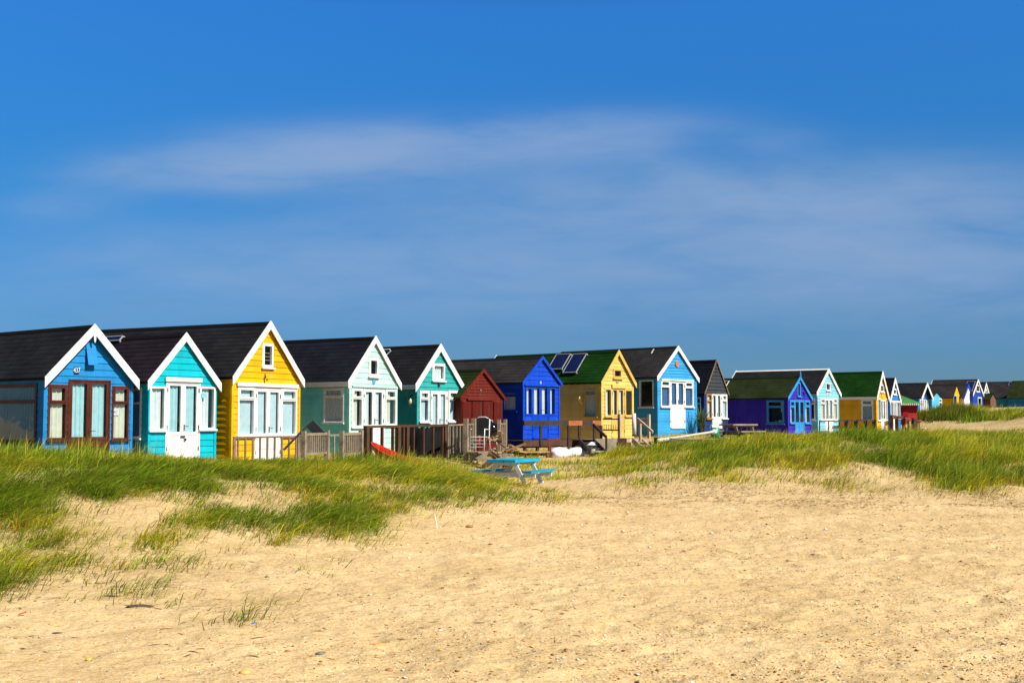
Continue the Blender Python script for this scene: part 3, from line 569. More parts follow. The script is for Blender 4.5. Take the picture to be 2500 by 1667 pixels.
class Hut:
    def __init__(s, label, crop, uL, uR, Y, th, apex, tipL, tipR, vb, wall, roof, trim=WHITE, D=5., of=.25, bw=.19, rh=.17, name='beach_hut', front=None, tipcol=None, osd=None, backtrim=None, roofrh=.16, soff=None):
        s.cn = crop; th = R(th); s.th = th
        o = PC(crop, uL, vb, Y); s.o = o
        s.ex = Vector((sin(th), cos(th), 0)); s.ey = Vector((-cos(th), sin(th), 0)); s.of = of; s.D = D
        s.W = s.fp(uR, vb)[0]
        x_0 = s.fp(*apex, d=0)[0]; x_1 = s.fp(*apex, d=.1)[0]
        of = min(.45, max(.07, (s.W / 2 - x_0) / (x_1 - x_0) * .1)); s.of = of
        xa, za = s.fp(*apex, d=of); xl, zl = s.fp(*tipL, d=of); xr, zr = s.fp(*tipR, d=of)
        s.osd = min(.38, max(.08, ((xr - xl) - s.W) / 2)) if osd is None else osd
        s.za = za - .02; zt = (zl + zr) / 2; s.k = (s.za - zt) / (s.W / 2 + s.osd)
        print('HUT %-28s W=%.2f xa=%.2f(%.2f) za=%.2f zl=%.2f zr=%.2f os=%.2f k=%.2f of=%.2f Y=%.0f z0=%.2f ground=%.2f' % (label[:28], s.W, xa, s.W / 2, za, zl, zr, ((xr - xl) - s.W) / 2, s.k, of, Y, o.z, GZ(o.x, o.y)))
        s.zw = s.za - s.k * s.W / 2 - .05 * math.hypot(1, s.k)
        s.root = empty(name, o, pi / 2 - th, label, 'beach hut', 'beach huts along the dunes')
        s.wall = wall; s.trim = trim; s.ops = []; s.sops = []; s.rh = rh; s.roofm = roof; s.bw = bw; s.front = front or wall; s.todo = []
        s.tipcol = tipcol; s.backtrim = backtrim; s.roofrh = roofrh; s.fcx = xa
    def fp(s, x, y, d=0., n=None):
        u, v = C(s.cn if n is None else n, x, y); r = ray(u, v); c = Vector((0, 0, CAMZ)); q = s.o - s.ey * d
        t = (q - c).dot(s.ey) / r.dot(s.ey); p = c + r * t - s.o
        return p.dot(s.ex), p.z
    def sp(s, x, y, d=0., n=None):
        u, v = C(s.cn if n is None else n, x, y); r = ray(u, v); c = Vector((0, 0, CAMZ)); q = s.o - s.ex * d
        t = (q - c).dot(s.ex) / r.dot(s.ex); p = c + r * t - s.o
        return p.dot(s.ey), p.z
    def MF(s): return MB(lambda a, d, z: (a, -d, z), True)
    def MS(s): return MB(lambda a, d, z: (-d, a, z), False)
    def world(s, x, y, z): return s.o + s.ex * x + s.ey * y + Vector((0, 0, z))
    def rect(s, x0, y0, x1, y1, side=False, n=None):
        f = s.sp if side else s.fp; a = f(x0, (y0 + y1) / 2, n=n)[0]; b = f(x1, (y0 + y1) / 2, n=n)[0]; xm = (x0 + x1) / 2
        t = f(xm, y0, n=n)[1]; bt = f(xm, y1, n=n)[1]; return min(a, b), max(a, b), bt, t
    def glaze(s, mk, par, a0, a1, z0, z1, cur, drop=.0, cover=1.0, dep=.055):
        mb = mk(); mb.add([(a0, -.012, z0), (a1, -.012, z0), (a1, -.012, z1), (a0, -.012, z1)], [(3, 2, 1, 0)]); mb.build('glass', GLASS, par)
        if cur and cur != 'none':
            mb = mk(); w = (a1 - a0); c0 = a0 - .03; c1 = a0 + w * cover + .03 * (cover >= .99); n = max(8, int((c1 - c0) / .012)); pts = []; ph = random.random() * 6
            amp = .0 if cur in ('blind', 'slate') else .016
            for i in range(n + 1):
                x = c0 + (c1 - c0) * i / n; q = amp * (sin(x * 52 + ph) + .5 * sin(x * 97 + 2 * ph)); pts += [(x, -dep + q, z0 - .05), (x, -dep + q * .7, z1 + .05 - drop)]
            mb.add(pts, [(2 * i, 2 * i + 2, 2 * i + 3, 2 * i + 1) for i in range(n)]); mb.build('blind' if cur == 'blind' else 'curtain', CUR[cur], par, True)  # slate sheets also get the name curtain; they are painted sky reflection
    def frame(s, mb, a0, a1, z0, z1, fw, d0=-.07, d1=.035, bot=None):
        b = fw if bot is None else bot
        mb.box(a0, a0 + fw, d0, d1, z0, z1); mb.box(a1 - fw, a1, d0, d1, z0, z1); mb.box(a0 + fw, a1 - fw, d0, d1 - .002, z1 - fw, z1); mb.box(a0 + fw, a1 - fw, d0, d1 - .002, z0, z0 + b)
    def window(s, x0, y0, x1, y1, tf=.27, cur='white', side=False, mat=None, sill=True, fw=.055, cover=.92, n=None, sash=True, topcur=None, mull=False):
        r = s.rect(x0, y0, x1, y1, side, n); lim = s.D - .1 if side else s.W - .02
        r = (max(.02, r[0]), min(lim, r[1]), r[2], r[3])
        (s.sops if side else s.ops).append((r[0] + .01, r[1] - .01, r[2] + .01, r[3] - .01)); s.todo.append(('w', r, tf, cur, side, mat or s.trim, sill, fw, cover, sash, topcur, mull))
        return r
    def door(s, x0, y0, x1, y1, gy0, gy1, cur='white', mat=None, cover=.92, fw=.05, panel=None, handle=True, hinge=True):
        r = s.rect(x0, y0, x1, y1); xm = (x0 + x1) / 2; g0 = s.fp(xm, gy1)[1]; g1 = s.fp(xm, gy0)[1]
        s.ops.append((r[0] + .01, r[1] - .01, r[2] - .05, r[3] - .01)); s.todo.append(('d', r, g0, g1, cur, mat or s.trim, cover, fw, panel, handle, hinge)); return r
    def _win(s, r, tf, cur, side, mat, sill, fw, cover, sash, topcur, mull):
        mk = s.MS if side else s.MF; a0, a1, z0, z1 = r; mb = mk(); s.frame(mb, a0, a1, z0, z1, fw); zt = z1 - (z1 - z0) * tf if tf else None
        if side: cover = 1.
        if tf: mb.box(a0 + fw, a1 - fw, -.07, .032, zt - fw * .5, zt + fw * .5)
        if sill: mb.box(a0 - .04, a1 + .04, .0355, .09, z0 - .035, z0 + .012)
        o = mb.build('window_frame', mat, s.root)
        w_ = []
        if tf: w_ = [(a0 + fw, a1 - fw, zt + fw * .5, z1 - fw, True), (a0 + fw, a1 - fw, z0 + fw, zt - fw * .5, False)]
        else: w_ = [(a0 + fw, a1 - fw, z0 + fw, z1 - fw, False)]
        for (p, q, u, v, top) in w_:
            if sash and (top or not tf):
                m2 = mk(); s.frame(m2, p - .012, q + .012, u - .012, v + .012, .045, -.03, .05); m2.build('sash', mat, o); p, q, u, v = p + .03, q - .03, u + .03, v - .03
            s.glaze(mk, o, p, q, u, v, topcur if (top and topcur) else cur, cover=cover)
            if mull and not top: m2 = mk(); m2.box((p + q) / 2 - .02, (p + q) / 2 + .02, -.03, .03, u, v); m2.build('mullion', mat, o)
        return o
    def _door(s, r, g0, g1, cur, mat, cover, fw, panel, handle, hinge):
        a0, a1, z0, z1 = r; mk = s.MF; mb = mk(); mb.box(a0, a0 + fw, -.07, .03, z0, z1); mb.box(a1 - fw, a1, -.07, .03, z0, z1); mb.box(a0 + fw, a1 - fw, -.07, .028, z1 - fw, z1)
        mb.box(a0 + fw, a1 - fw, -.07, .06, z0 - .04, z0 + .01)
        mb.build('door_frame', mat, s.root); m = (a0 + a1) / 2; st = min(.075, (a1 - a0) * .09)
        for k, (p, q) in enumerate(((a0 + fw + .004, m - .003), (m + .003, a1 - fw - .004))):
            mb = mk(); t, b = z1 - fw - .004, z0 + .015
            mb.box(p, p + st, -.04, .018, b, t); mb.box(q - st, q, -.04, .018, b, t); mb.box(p + st, q - st, -.04, .016, g1, t); mb.box(p + st, q - st, -.04, .016, g0 - .08, g0); mb.box(p + st, q - st, -.04, .016, b, b + .12)
            mb.box(p + st, q - st, -.035, .004, b + .12, g0 - .08)
            if g0 - b > .7: zz = (b + g0) / 2; mb.box(p + st, q - st, .0045, .016, zz - .05, zz + .04)
            d = mb.build('door', panel or mat, s.root); s.glaze(mk, d, p + st, q - st, g0, g1, cur, cover=cover)
            if hinge:
                hx = p if k == 0 else q
                for hz in (g1 - .12, g0 + .12, b + .25):
                    m2 = mk(); m2.box(hx - .016, hx + .016, .0185, .032, hz - .055, hz + .055); m2.build('hinge', BLACKM, d)
            if handle and k == 1:
                m2 = mk(); hx = p + st * .5; m2.box(hx - .018, hx + .018, .0185, .028, g0 + .02, g0 + .2); m2.tube([(hx, .02, g0 + .15), (hx, .065, g0 + .15), (hx + .12, .065, g0 + .145)], .009, 6); m2.build('handle', flat('steel', (.25, .24, .22), .3, 1.), d)
    def roofpt(s, x, y): return s.za - s.k * abs(x - s.W / 2)
    def rp(s, x, y, n=None, lift=0.):
        """point of the left roof slope seen at an image position -> local (x,y,z)"""
        u, v = C(s.cn if n is None else n, x, y); r = ray(u, v); c = Vector((0, 0, CAMZ)); nrm = (s.ex * -s.k + Vector((0, 0, 1))).normalized(); q = s.world(s.W / 2, 0, s.za) + nrm * lift
        t = (q - c).dot(nrm) / r.dot(nrm); p = c + r * t - s.o; return Vector((p.dot(s.ex), p.dot(s.ey), p.z))
    def finish(s, barge=True, scallop=False, corner=None, fascia=None, gable=None, gband=None, bargem=None, ridgecap=None, back=True):
        W, D, za, k, zw = s.W, s.D, s.za, s.k, s.zw; th = .045 * math.hypot(1, k); za_in = za - th - .005
        def sr(z):
            if z <= zw: return (0., W)
            h = max(0., (za_in - z) / k); return (max(0, W / 2 - h), min(W, W / 2 + h))
        gz = zw if gable is None else s.fp(gable[1], gable[2])[1] if len(gable) > 1 else zw
        if gable is None:
            mb = s.MF(); lap(mb, za_in, sr, s.ops, s.rh, .017, (zw,)); mb.build('front_wall', s.front, s.root)
        else:
            mb = s.MF(); lap(mb, gz, sr, s.ops, s.rh, .017, (zw,)); mb.build('front_wall', s.front, s.root)
            mb = s.MF(); z = gz
            rr = .17
            while z < za_in - 1e-3:
                z1 = min(z + rr, za_in); A = sr(z + 1e-4); B = sr(z1 - 1e-4); mb.add([(A[0], .05, z), (A[1], .05, z), (B[1], .02, z1), (B[0], .02, z1)], [(3, 2, 1, 0)]); mb.add([(A[0], .0, z), (A[1], .0, z), (A[1], .05, z), (A[0], .05, z)], [(3, 2, 1, 0)]); z = z1
            mb.build('gable', gable[0], s.root)
        mb = s.MS(); lap(mb, zw, lambda z: (0., D), s.sops, s.rh, .017)
        mb.add([(0, 0, 0)], [])
        o = mb.build('side_wall', s.wall, s.root)
        mb = MB(); mb.add([(W, 0, -.35), (W, D, -.35), (W, D, zw), (W, 0, zw)], [(0, 1, 2, 3)])
        mb.add([(0, D, -.35), (W, D, -.35), (W, D, zw), (W / 2, D, za_in), (0, D, zw)], [(4, 3, 2, 1, 0)])
        mb.build('rear_wall', s.wall, s.root)
        mb = MB(); mb.add([(.01, .01, .02), (W - .01, .01, .02), (W - .01, D - .01, .02), (.01, D - .01, .02)], [(0, 1, 2, 3)]); mb.box(.12, W - .12, .9, .93, .03, zw); mb.build('inner_partition', INSIDE, s.root)
        cm = corner or s.front; cw = .055
        for x in (0, W):
            mb = MB(); mb.box(x - .026 if x == 0 else x - cw, x + cw if x == 0 else x + .026, -.028, .0275 if x else .05, -.35, zw - .02); mb.build('corner_board', cm, s.root)
        # roof
        L = W / 2 + s.osd; sl = math.hypot(1, k); T = L * sl; yf, yb = -s.of, D + .08
        mb = MB(); nr = max(3, int(T / s.roofrh)); nrm = Vector((-k, 0, 1)).normalized()
        for sg in (-1, 1):
            for i in range(nr):
                t0, t1 = T * i / nr, T * (i + 1) / nr; l0, l1 = .002, .008
                pts = []
                for t, l in ((t0, l0), (t1, l1)):
                    for y in (yf, yb):
                        pts.append((W / 2 + sg * (t / sl + nrm.z * 0 + l * k / sl), y, za - t / sl * k + l / sl))
                uv = [(yf, t0), (yb, t0), (yf, t1), (yb, t1)]
                mb.add(pts, [(0, 1, 3, 2) if sg > 0 else (2, 3, 1, 0)], uv)
                x1, z1 = pts[2][0], pts[2][2]; xb, zb = W / 2 + sg * t1 / sl, za - t1 / sl * k - (th if i == nr - 1 else 0)
                mb.add([(x1, yf, z1), (x1, yb, z1), (xb, yb, zb), (xb, yf, zb)], [(0, 1, 2, 3) if sg > 0 else (3, 2, 1, 0)], [(yf, t1), (yb, t1), (yb, t1), (yf, t1)])
            e = W / 2 + sg * L; ze = za - L * k
            mb.add([(W / 2, yf, za - th), (e, yf, ze - th), (e, yb, ze - th), (W / 2, yb, za - th)], [(0, 1, 2, 3)], [(0, 0)] * 4)
            for y in (yf, yb): mb.add([(W / 2, y, za), (W / 2, y, za - th), (e, y, ze - th), (e, y, ze)], [(0, 1, 2, 3)], [(0, 0)] * 4)
        mb.M = None
        ro = mb.build('roof', s.roofm, s.root)
        mb = MB(); rw = .12
        for sg in (-1, 1): mb.bar((W / 2 + sg * rw / 2, yf + .01, za - k * rw / 2 + .018), (W / 2 + sg * rw / 2, yb, za - k * rw / 2 + .018), rw, .012, (sg * k, 0, 1))
        mb.build('ridge_cap', ridgecap or s.roofm, ro)
        # barge boards
        if barge:
            bm = bargem or s.trim; bv = s.bw * sl * .92
            for sg in (-1, 1):
                e = L + .02; zt = za + .03; zb_ = zt - e * k
                pr = [(W / 2, zt), (W / 2 + sg * e, zb_), (W / 2 + sg * e, zb_ - bv), (W / 2, zt - bv)]
                if scallop:
                    nS = 14; low = []
                    for i in range(nS * 2 + 1):
                        f = i / (nS * 2); low.append((W / 2 + sg * e * (1 - f), (zb_ - bv) + (zt - zb_) * f + (.04 if i % 2 else -.03)))
                    pr = [(W / 2, zt), (W / 2 + sg * e, zb_)] + low
                mb = MB(); mb.prism(pr if sg > 0 else pr[::-1], yf - .03, yf - .001); mb.build('bargeboard', bm, s.root)
            if s.backtrim:
                for sg in (-1, 1):
                    mb = MB(); e = L + .02; zt = za + .05; mb.prism([(W / 2, zt), (W / 2 + sg * e, zt - e * k), (W / 2 + sg * e, zt - e * k - bv), (W / 2, zt - bv)], yb + .001, yb + .03); mb.build('bargeboard', s.backtrim, s.root)
        if fascia:
            mb = MB(); ze = za - L * k; mb.box(W / 2 - L - .022, W / 2 - L - .002, yf + .002, yb, ze - th - .09, ze - .004); mb.build('fascia', fascia, s.root)
        if gband:
            x0, y0, x1, y1, m_ = gband; r = s.rect(x0, y0, x1, y1); mb = s.MF(); mb.box(r[0], r[1], .036, .075, r[2], r[3]); mb.build('head_board', m_, s.root)
        for t in s.todo: (s._win if t[0] == 'w' else s._door)(*t[1:])
        return s
    def fbox(s, name, x0, y0, x1, y1, d0, d1, mat, parent=None, n=None):
        r = s.rect(x0, y0, x1, y1, n=n); mb = s.MF(); mb.box(r[0], r[1], d0, d1, r[2], r[3]); return mb.build(name, mat, parent or s.root)
    def solar(s, corners, label, n=None, lift=.09, frame=flat('aluminium frame', (.32, .33, .34), .5), group=None):
        pts = [s.rp(*c, n=n, lift=lift) for c in corners]; nrm = Vector((-s.k, 0, 1)).normalized(); pts = [p - nrm * lift for p in pts]; y0 = (pts[0].y + pts[3].y) / 2; y1 = (pts[1].y + pts[2].y) / 2; t0 = min(s.W / 2 - .12, (pts[0].x + pts[1].x) / 2); t1 = (pts[2].x + pts[3].x) / 2
        zz = lambda x: s.za - s.k * (s.W / 2 - x)
        root = empty('solar_panel', s.world(t0, y0, zz(t0)), pi / 2 - s.th, label, 'solar panel', group)
        nrm = Vector((-s.k, 0, 1)).normalized(); a = nrm * lift; dx = t1 - t0; dz = zz(t1) - zz(t0); dy = y1 - y0
        A = Vector((0, 0, 0)) + a; B = Vector((0, dy, 0)) + a; C_ = Vector((dx, dy, dz)) + a; D_ = Vector((dx, 0, dz)) + a
        mb = MB(); q = [A, B, C_, D_]; lo = [p - nrm * .03 for p in q]; mb.add(q + lo, [(0, 1, 2, 3), (7, 6, 5, 4), (0, 4, 5, 1), (1, 5, 6, 2), (2, 6, 7, 3), (3, 7, 4, 0)]); mb.build('cell_sheet', PV, root)
        mb = MB()
        for p1, p2 in ((A, B), (B, C_), (C_, D_), (D_, A)): mb.bar(p1 + nrm * .0, p2 + nrm * .0, .03, .035, tuple(nrm))
        mb.build('frame', frame, root)
        for p in (A, B, C_, D_):
            m2 = MB(); m2.bar(p - nrm * .02, p - nrm * (lift + .01), .05, .05, (0, 1, 0)); m2.build('bracket', frame, root)
        return root
def pv_mat():
    m, nt = newmat('photovoltaic cells'); out = nd(nt, 'ShaderNodeOutputMaterial'); b = nd(nt, 'ShaderNodeBsdfPrincipled', i_Roughness=.3); b.inputs['Specular IOR Level'].default_value = .04
    tc = nd(nt, 'ShaderNodeTexCoord'); mp = nd(nt, 'ShaderNodeMapping'); lk(nt, tc.outputs['Object'], mp.inputs[0]); br = nd(nt, 'ShaderNodeTexBrick', offset=0., i_Scale=1., i_Mortar_Size=.006, i_Brick_Width=.16, i_Row_Height=.16)
    br.inputs['Color1'].default_value = (.008, .014, .07, 1); br.inputs['Color2'].default_value = (.01, .02, .09, 1); br.inputs['Mortar'].default_value = (.015, .025, .08, 1)
    lk(nt, mp.outputs[0], br.inputs[0]); lk(nt, br.outputs[0], b.inputs['Base Color']); lk(nt, b.outputs[0], out.inputs[0]); return m
PV = pv_mat()
F_BLACK = felt('charcoal felt shingles', (0.0140, 0.0147, 0.0168), (0.0196, 0.0196, 0.0217)); F_PURP = felt('plum grey felt', (0.0182, 0.0126, 0.0182), (0.0224, 0.0154, 0.0224)); F_GREY = felt('grey felt shingles', (0.0315, 0.0294, 0.0294), (0.0385, 0.0364, 0.0350))
F_GREEN = felt('bright green felt', (0.006, 0.045, 0.005), (0.010, 0.055, 0.006)); F_MOSS = felt('mossy green felt', (0.0154, 0.0294, 0.0056), (0.0245, 0.0385, 0.0070)); F_OLIVE = felt('olive green felt', (0.0196, 0.0315, 0.0098), (0.0252, 0.0350, 0.0098)); F_NAVY = felt('blue black felt', (0.0098, 0.0119, 0.0182), (0.0140, 0.0161, 0.0231))
BROWNP = paint('red brown woodstain', (.10, .022, .009), .45, .25, .3)

# 1 blue hut 437
pB = paint('cobalt blue boards', (.012, .26, .62)); 
h1 = Hut('bright blue beach hut with brown window frames and a 437 plate, at the left edge', 1, 410, 1250, 30, 38, (905, 122), (437, 628), (1325, 660), 1340, pB, F_BLACK, D=6.2, of=.3, bw=.2)
h1.window(452, 700, 640, 1232, .33, 'cream', mat=BROWNP, fw=.06); h1.door(645, 655, 1050, 1330, 695, 1200, 'blue', BROWNP, fw=.04); h1.window(1066, 716, 1228, 1228, .32, 'cream', mat=BROWNP, fw=.05)
h1.window(-330, 700, 358, 1260, .30, 'dim', True, BROWNP, fw=.09, sash=False)
h1.finish()
NAVY = paint('navy enamel', (.01, .015, .13), .3)
x, z = h1.fp(727, 565); pl = h1.fbox('number_plate', 704, 532, 751, 600, .02, .035, NAVY)
to_mesh_text('437', .17, WHITE, pl, 'number', (x, -.037, z), (pi / 2, 0, 0)).scale = (.72, 1.05, 1)
mb = MB(); r = h1.rect(815, 300, 905, 515); mb.add([(r[0], -.02, r[3]), (r[1], -.02, r[3]), (r[1], -.16, r[2]), (r[0], -.16, r[2]), (r[0], .0, r[3]), (r[1], .0, r[3]), (r[1], -.12, r[2]), (r[0], -.12, r[2])], [(0, 3, 2, 1), (4, 5, 6, 7), (0, 1, 5, 4), (1, 2, 6, 5), (2, 3, 7, 6), (3, 0, 4, 7)])
mb.build('hatch_cover', pB, h1.root)
mb = MB(); mb.prism([(h1.W / 2 - .05, h1.za - .12), (h1.W / 2 + .05, h1.za - .12), (h1.W / 2 + .03, h1.za - .40), (h1.W / 2, h1.za - .46), (h1.W / 2 - .02, h1.za - .40)], -h1.of - .035, -h1.of - .0312); mb.build('finial', WHITE, h1.root)
r = h1.rect(1083, 935, 1143, 992); mb = h1.MF(); mb.box(r[0], r[1], -.04, -.03, r[2], r[3]); cdm = mb.build('number_card', WHITE, h1.root)
to_mesh_text('437', .11, flat('dark ink', (.05, .05, .06), .6), cdm, 'number', ((r[0] + r[1]) / 2, .028, (r[2] + r[3]) / 2), (pi / 2, 0, 0), .001).scale = (.7, 1, 1)

# 2 turquoise hut
pT = paint('turquoise boards', (.0, .50, .60))
h2 = Hut('turquoise beach hut with white double doors and a plum coloured roof, second from the left', 2, 80, 720, 32, 36, (449, 203), (92, 665), (783, 692), 1420, pT, F_PURP, D=6.2, of=.3, bw=.18)
h2.window(86, 718, 246, 1140, 0, 'white', sash=False, fw=.05, cover=.85); h2.door(246, 678, 576, 1410, 712, 1152, 'blue', fw=.045, cover=.85); h2.window(574, 722, 720, 1130, 0, 'white', sash=False, fw=.05, cover=.72)
h2.window(1238, 735, 1358, 1215, .3, 'dim', True, n=1, sash=False)
h2.finish(gband=(240, 634, 588, 674, WHITE))
for k in (0, 1):
    o = h2.fbox('padlock' if k else 'hasp', 420 if k else 388, 1212 if k else 1188, 440 if k else 430, 1238 if k else 1204, .022, .05, flat('steel', (.25, .24, .22), .3, 1.))
h2.fbox('window_ornament', 583, 782, 630, 826, .04, .055, flat('pale blue ornament', (.15, .55, .65), .5))
# 3 yellow hut
pY = paint('sunflower yellow boards', (.93, .50, .003))
h3 = Hut('tall sunflower yellow beach hut with white windows and a charcoal roof', 2, 875, 1522, 34, 28, (1255, 93), (909, 622), (1574, 662), 1450, pY, F_BLACK, D=6.6, of=.3, bw=.18)
h3.window(936, 722, 1100, 1192, .25, 'blind'); h3.door(1100, 735, 1352, 1436, 770, 1166, 'blind', fw=.04); h3.window(1352, 738, 1500, 1190, .25, 'blind'); h3.window(1170, 306, 1276, 540, 0, 'none', sash=True, fw=.05)
h3.finish(gband=(925, 690, 1508, 724, WHITE))
for k in range(3): r = h3.rect(1190, 395 + k * 34, 1255, 402 + k * 34); mb = h3.MF(); mb.box(r[0], r[1], -.03, -.015, r[2], r[3]); mb.build('louvre', flat('brass', (.3, .2, .08), .4), h3.root)
mb = h3.MF(); cx, cz = h3.fp(1195, 640)
for a, b in (((0, .13), (.02, .03)), ((.02, .03), (-.03, -.06)), ((-.03, -.06), (.0, -.13)), ((0, .06), (.07, .04)), ((0, .06), (-.05, .0))): mb.bar((cx + a[0], .03, cz + a[1]), (cx + b[0], .03, cz + b[1]), .03, .012)
mb.build('emblem', flat('bronze', (.15, .06, .02), .5), h3.root)
to_mesh_text('41', .10, flat('bronze', (.15, .06, .02), .5), h3.root, 'number', (*[h3.fp(1219, 655)[0]], -.024, h3.fp(1219, 655)[1]), (pi / 2, 0, 0))
# 4 mint hut
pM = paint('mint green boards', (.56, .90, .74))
h4 = Hut('pale mint beach hut with white doors and a black roof, beside the yellow hut', 3, 750, 1202, 38, 31, (1003, 157), (748, 592), (1251, 615), 1290, paint('mint side boards painted half lit', (.26, .98, .98)), F_NAVY, front=pM, D=6.2, of=.22, bw=.17)  # side wall: same mint boards, their half-lit turquoise tone put into the colour
h4.window(774, 655, 878, 1030, .26, 'cream', cover=.7); h4.door(884, 658, 1084, 1282, 694, 1006, 'white', fw=.04, cover=.72); h4.window(1094, 664, 1200, 1012, .27, 'cream', cover=.62); h4.window(936, 366, 1028, 548, 0, 'none')
h4.window(512, 652, 706, 988, .27, 'white', True)
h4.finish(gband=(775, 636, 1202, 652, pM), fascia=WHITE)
cx, cz = h4.fp(985, 594); mb = MB(); mb.tube([(cx, -.02, cz), (cx, -.04, cz)], .075, 16); mb.build('round_plaque', flat('plaque blue', (.12, .3, .7), .4), h4.root)
# 5 teal hut
pE = paint('teal boards', (.03, .41, .38))
h5 = Hut('teal beach hut with white windows and a lamp hung on its dark side wall', 3, 1400, 1812, 42, 36, (1623, 231), (1393, 622), (1858, 640), 1260, pE, F_BLACK, D=5.6, of=.28, bw=.2)
h5.window(1424, 680, 1516, 980, .27, 'blind', cover=.8); h5.door(1528, 684, 1692, 1240, 714, 1000, 'blind', fw=.04); h5.window(1698, 680, 1786, 976, .27, 'blind'); h5.window(1545, 420, 1665, 588, 0, 'white')
h5.finish(fascia=WHITE)
cx, cz = h5.fp(1607, 628); mb = MB(); mb.tube([(cx, -.02, cz), (cx, -.045, cz)], .06, 16); mb.build('round_plaque', BLACKM, h5.root)
a = h5.sp(1360, 785); mb = MB(); mb.lathe([(.02, .12), (.055, .06), (.06, -.02), (.03, -.1)], 12, (-.12, a[0], a[1])); lamp = mb.build('wall_lamp', flat('cream lamp', (.6, .55, .35), .4), h5.root, True)
mb = MB(); mb.bar((-.02, a[0], a[1] + .22), (-.14, a[0], a[1] + .14), .05, .05); mb.build('bracket', BLACKM, lamp)
mb = MB(); mb.tube([(-.03, h5.sp(*q)[0], h5.sp(*q)[1]) for q in ((1310, 680), (1312, 730), (1325, 775), (1330, 815), (1345, 832), (1362, 820), (1362, 800))], .008, 5); mb.build('cord', flat('grey cord', (.35, .4, .35), .5), lamp)
# 6 red shed
pR = paint('brick red boards', (.15, .013, .003), .6, .2)
h6 = Hut('low dark red hut with closed shutters, between the teal and the royal blue huts', 4, 184, 565, 43.5, 38, (373, 392), (172, 672), (603, 672), 1090, pR, F_MOSS, pR, D=3.6, of=.25, bw=.11, rh=.11)
h6.finish(bargem=pR)
pR2 = paint('dark red shutters', (.11, .008, .002), .6, .1)
for a, b in ((186, 268), (276, 372), (380, 472), (482, 562)):
    o = h6.fbox('shutter', a, 708, b, 1086, .024, .055, pR2); h6.fbox('shutter_rail', a + 3, 712, b - 3, 722, .0555, .066, pR, o)
h6.fbox('head_board', 228, 680, 480, 696, .02, .09, pR); h6.fbox('small_plate', 357, 592, 370, 604, .02, .035, flat('brass', (.3, .2, .08), .4))
# 7 royal blue hut
pRB = paint('royal blue boards', (.003, .065, .60))
h7 = Hut('royal blue beach hut with four white curtained lights and a blue bargeboard', 4, 770, 1116, 46, 39, (958, 270), (772, 512), (1148, 545), 1060, pRB, F_GREY, pRB, D=6.2, of=.2, bw=.11)
h7.window(792, 570, 856, 836, 0, 'white', cover=.7, sash=False, sill=False); h7.door(856, 566, 1018, 1052, 580, 826, 'white', fw=.03, cover=.75); h7.window(1018, 570, 1078, 836, 0, 'white', cover=.7, sash=False, sill=False)
h7.window(572, 600, 716, 800, .26, 'white', True)
h7.finish(bargem=pRB, gband=(778, 546, 1112, 560, pRB))
to_mesh_text('02', .14, WHITE, h7.root, 'number', (h7.fp(936, 525)[0], -.026, h7.fp(936, 525)[1]), (pi / 2, 0, 0)).scale = (.7, 1, 1)
# 8 primrose hut
pP = paint('primrose yellow boards', (.82, .60, .15))
h8 = Hut('primrose yellow beach hut with a green roof carrying two solar panels', 5, 432, 812, 50, 41, (640, 166), (436, 545), (851, 575), 1228, pP, F_GREEN, paint('warm yellow trim', (.84, .55, .12)), D=6.6, of=.24, bw=.15, rh=.15, backtrim=WHITE)
h8.window(468, 628, 550, 962, 0, 'white', cover=.6, sash=False); h8.door(550, 638, 708, 1218, 652, 940, 'white', fw=.035, cover=.7); h8.window(710, 640, 800, 960, 0, 'blind', cover=.3, sash=False); h8.window(568, 390, 672, 508, 0, 'none')
h8.window(226, 634, 386, 968, .26, 'cream', True)
h8.finish(gband=(548, 582, 712, 626, pP))
h8.solar([(1222, 248), (1082, 254), (1020, 395), (1148, 395)], 'large solar panel on the green roof, the left one of the pair', 4, group='solar panels on the green roof')
h8.solar([(1372, 250), (1246, 252), (1160, 428), (1284, 426)], 'narrow solar panel on the green roof, the right one of the pair', 4, group='solar panels on the green roof')
a = h8.sp(205, 760); mb = MB(); mb.prism([(-.02, a[1] + .12), (-.28, a[1] + .12), (-.28, a[1] + .06), (-.02, a[1] - .2)], a[0] - .05, a[0] + .05); mb.build('wall_bracket', pP, h8.root)
h8.fbox('number_crest', 606, 542, 634, 566, .02, .035, flat('grey crest', (.3, .3, .3), .5))
# 9 sky blue hut
pS = paint('sky blue boards', (.045, .38, .78))
h9 = Hut('sky blue beach hut with white bargeboards and a round orange plaque in its gable', 5, 1105, 1568, 53, 43, (1350, 117), (1111, 492), (1606, 505), 1140, pS, F_GREY, D=6.6, of=.26, bw=.17, rh=.13, roofrh=.14)
h9.window(1138, 524, 1250, 850, .25, 'slate', fw=.06); h9.door(1250, 540, 1430, 1096, 566, 820, 'slate', fw=.045); h9.window(1424, 540, 1526, 850, .25, 'slate', fw=.06); h9.window(888, 528, 1060, 855, 0, 'none', True, sash=False)
h9.finish(gband=(1140, 522, 1522, 538, WHITE))
cx, cz = h9.fp(1328, 333); mb = MB(); mb.lathe([(.125, 0), (.125, .04), (.10, .045), (.09, .03)], 24); o = mb.build('round_plaque', flat('orange terracotta', (.72, .16, .03), .5), h9.root); o.location = (cx, -.02, cz); o.rotation_euler = (pi / 2, 0, 0)
mb = MB(); p0 = h9.rp(1065, 150); mb.bar(p0 + Vector((0, 0, .0)), h9.rp(1030, 215) + Vector((0, 0, .02)), .05, .03); mb.build('roof_flashing', flat('light flashing', (.6, .6, .55), .5), h9.root)
for a, b, c_, d in ((1142, 980, 1248, 1108), (1438, 980, 1540, 1108)): pass
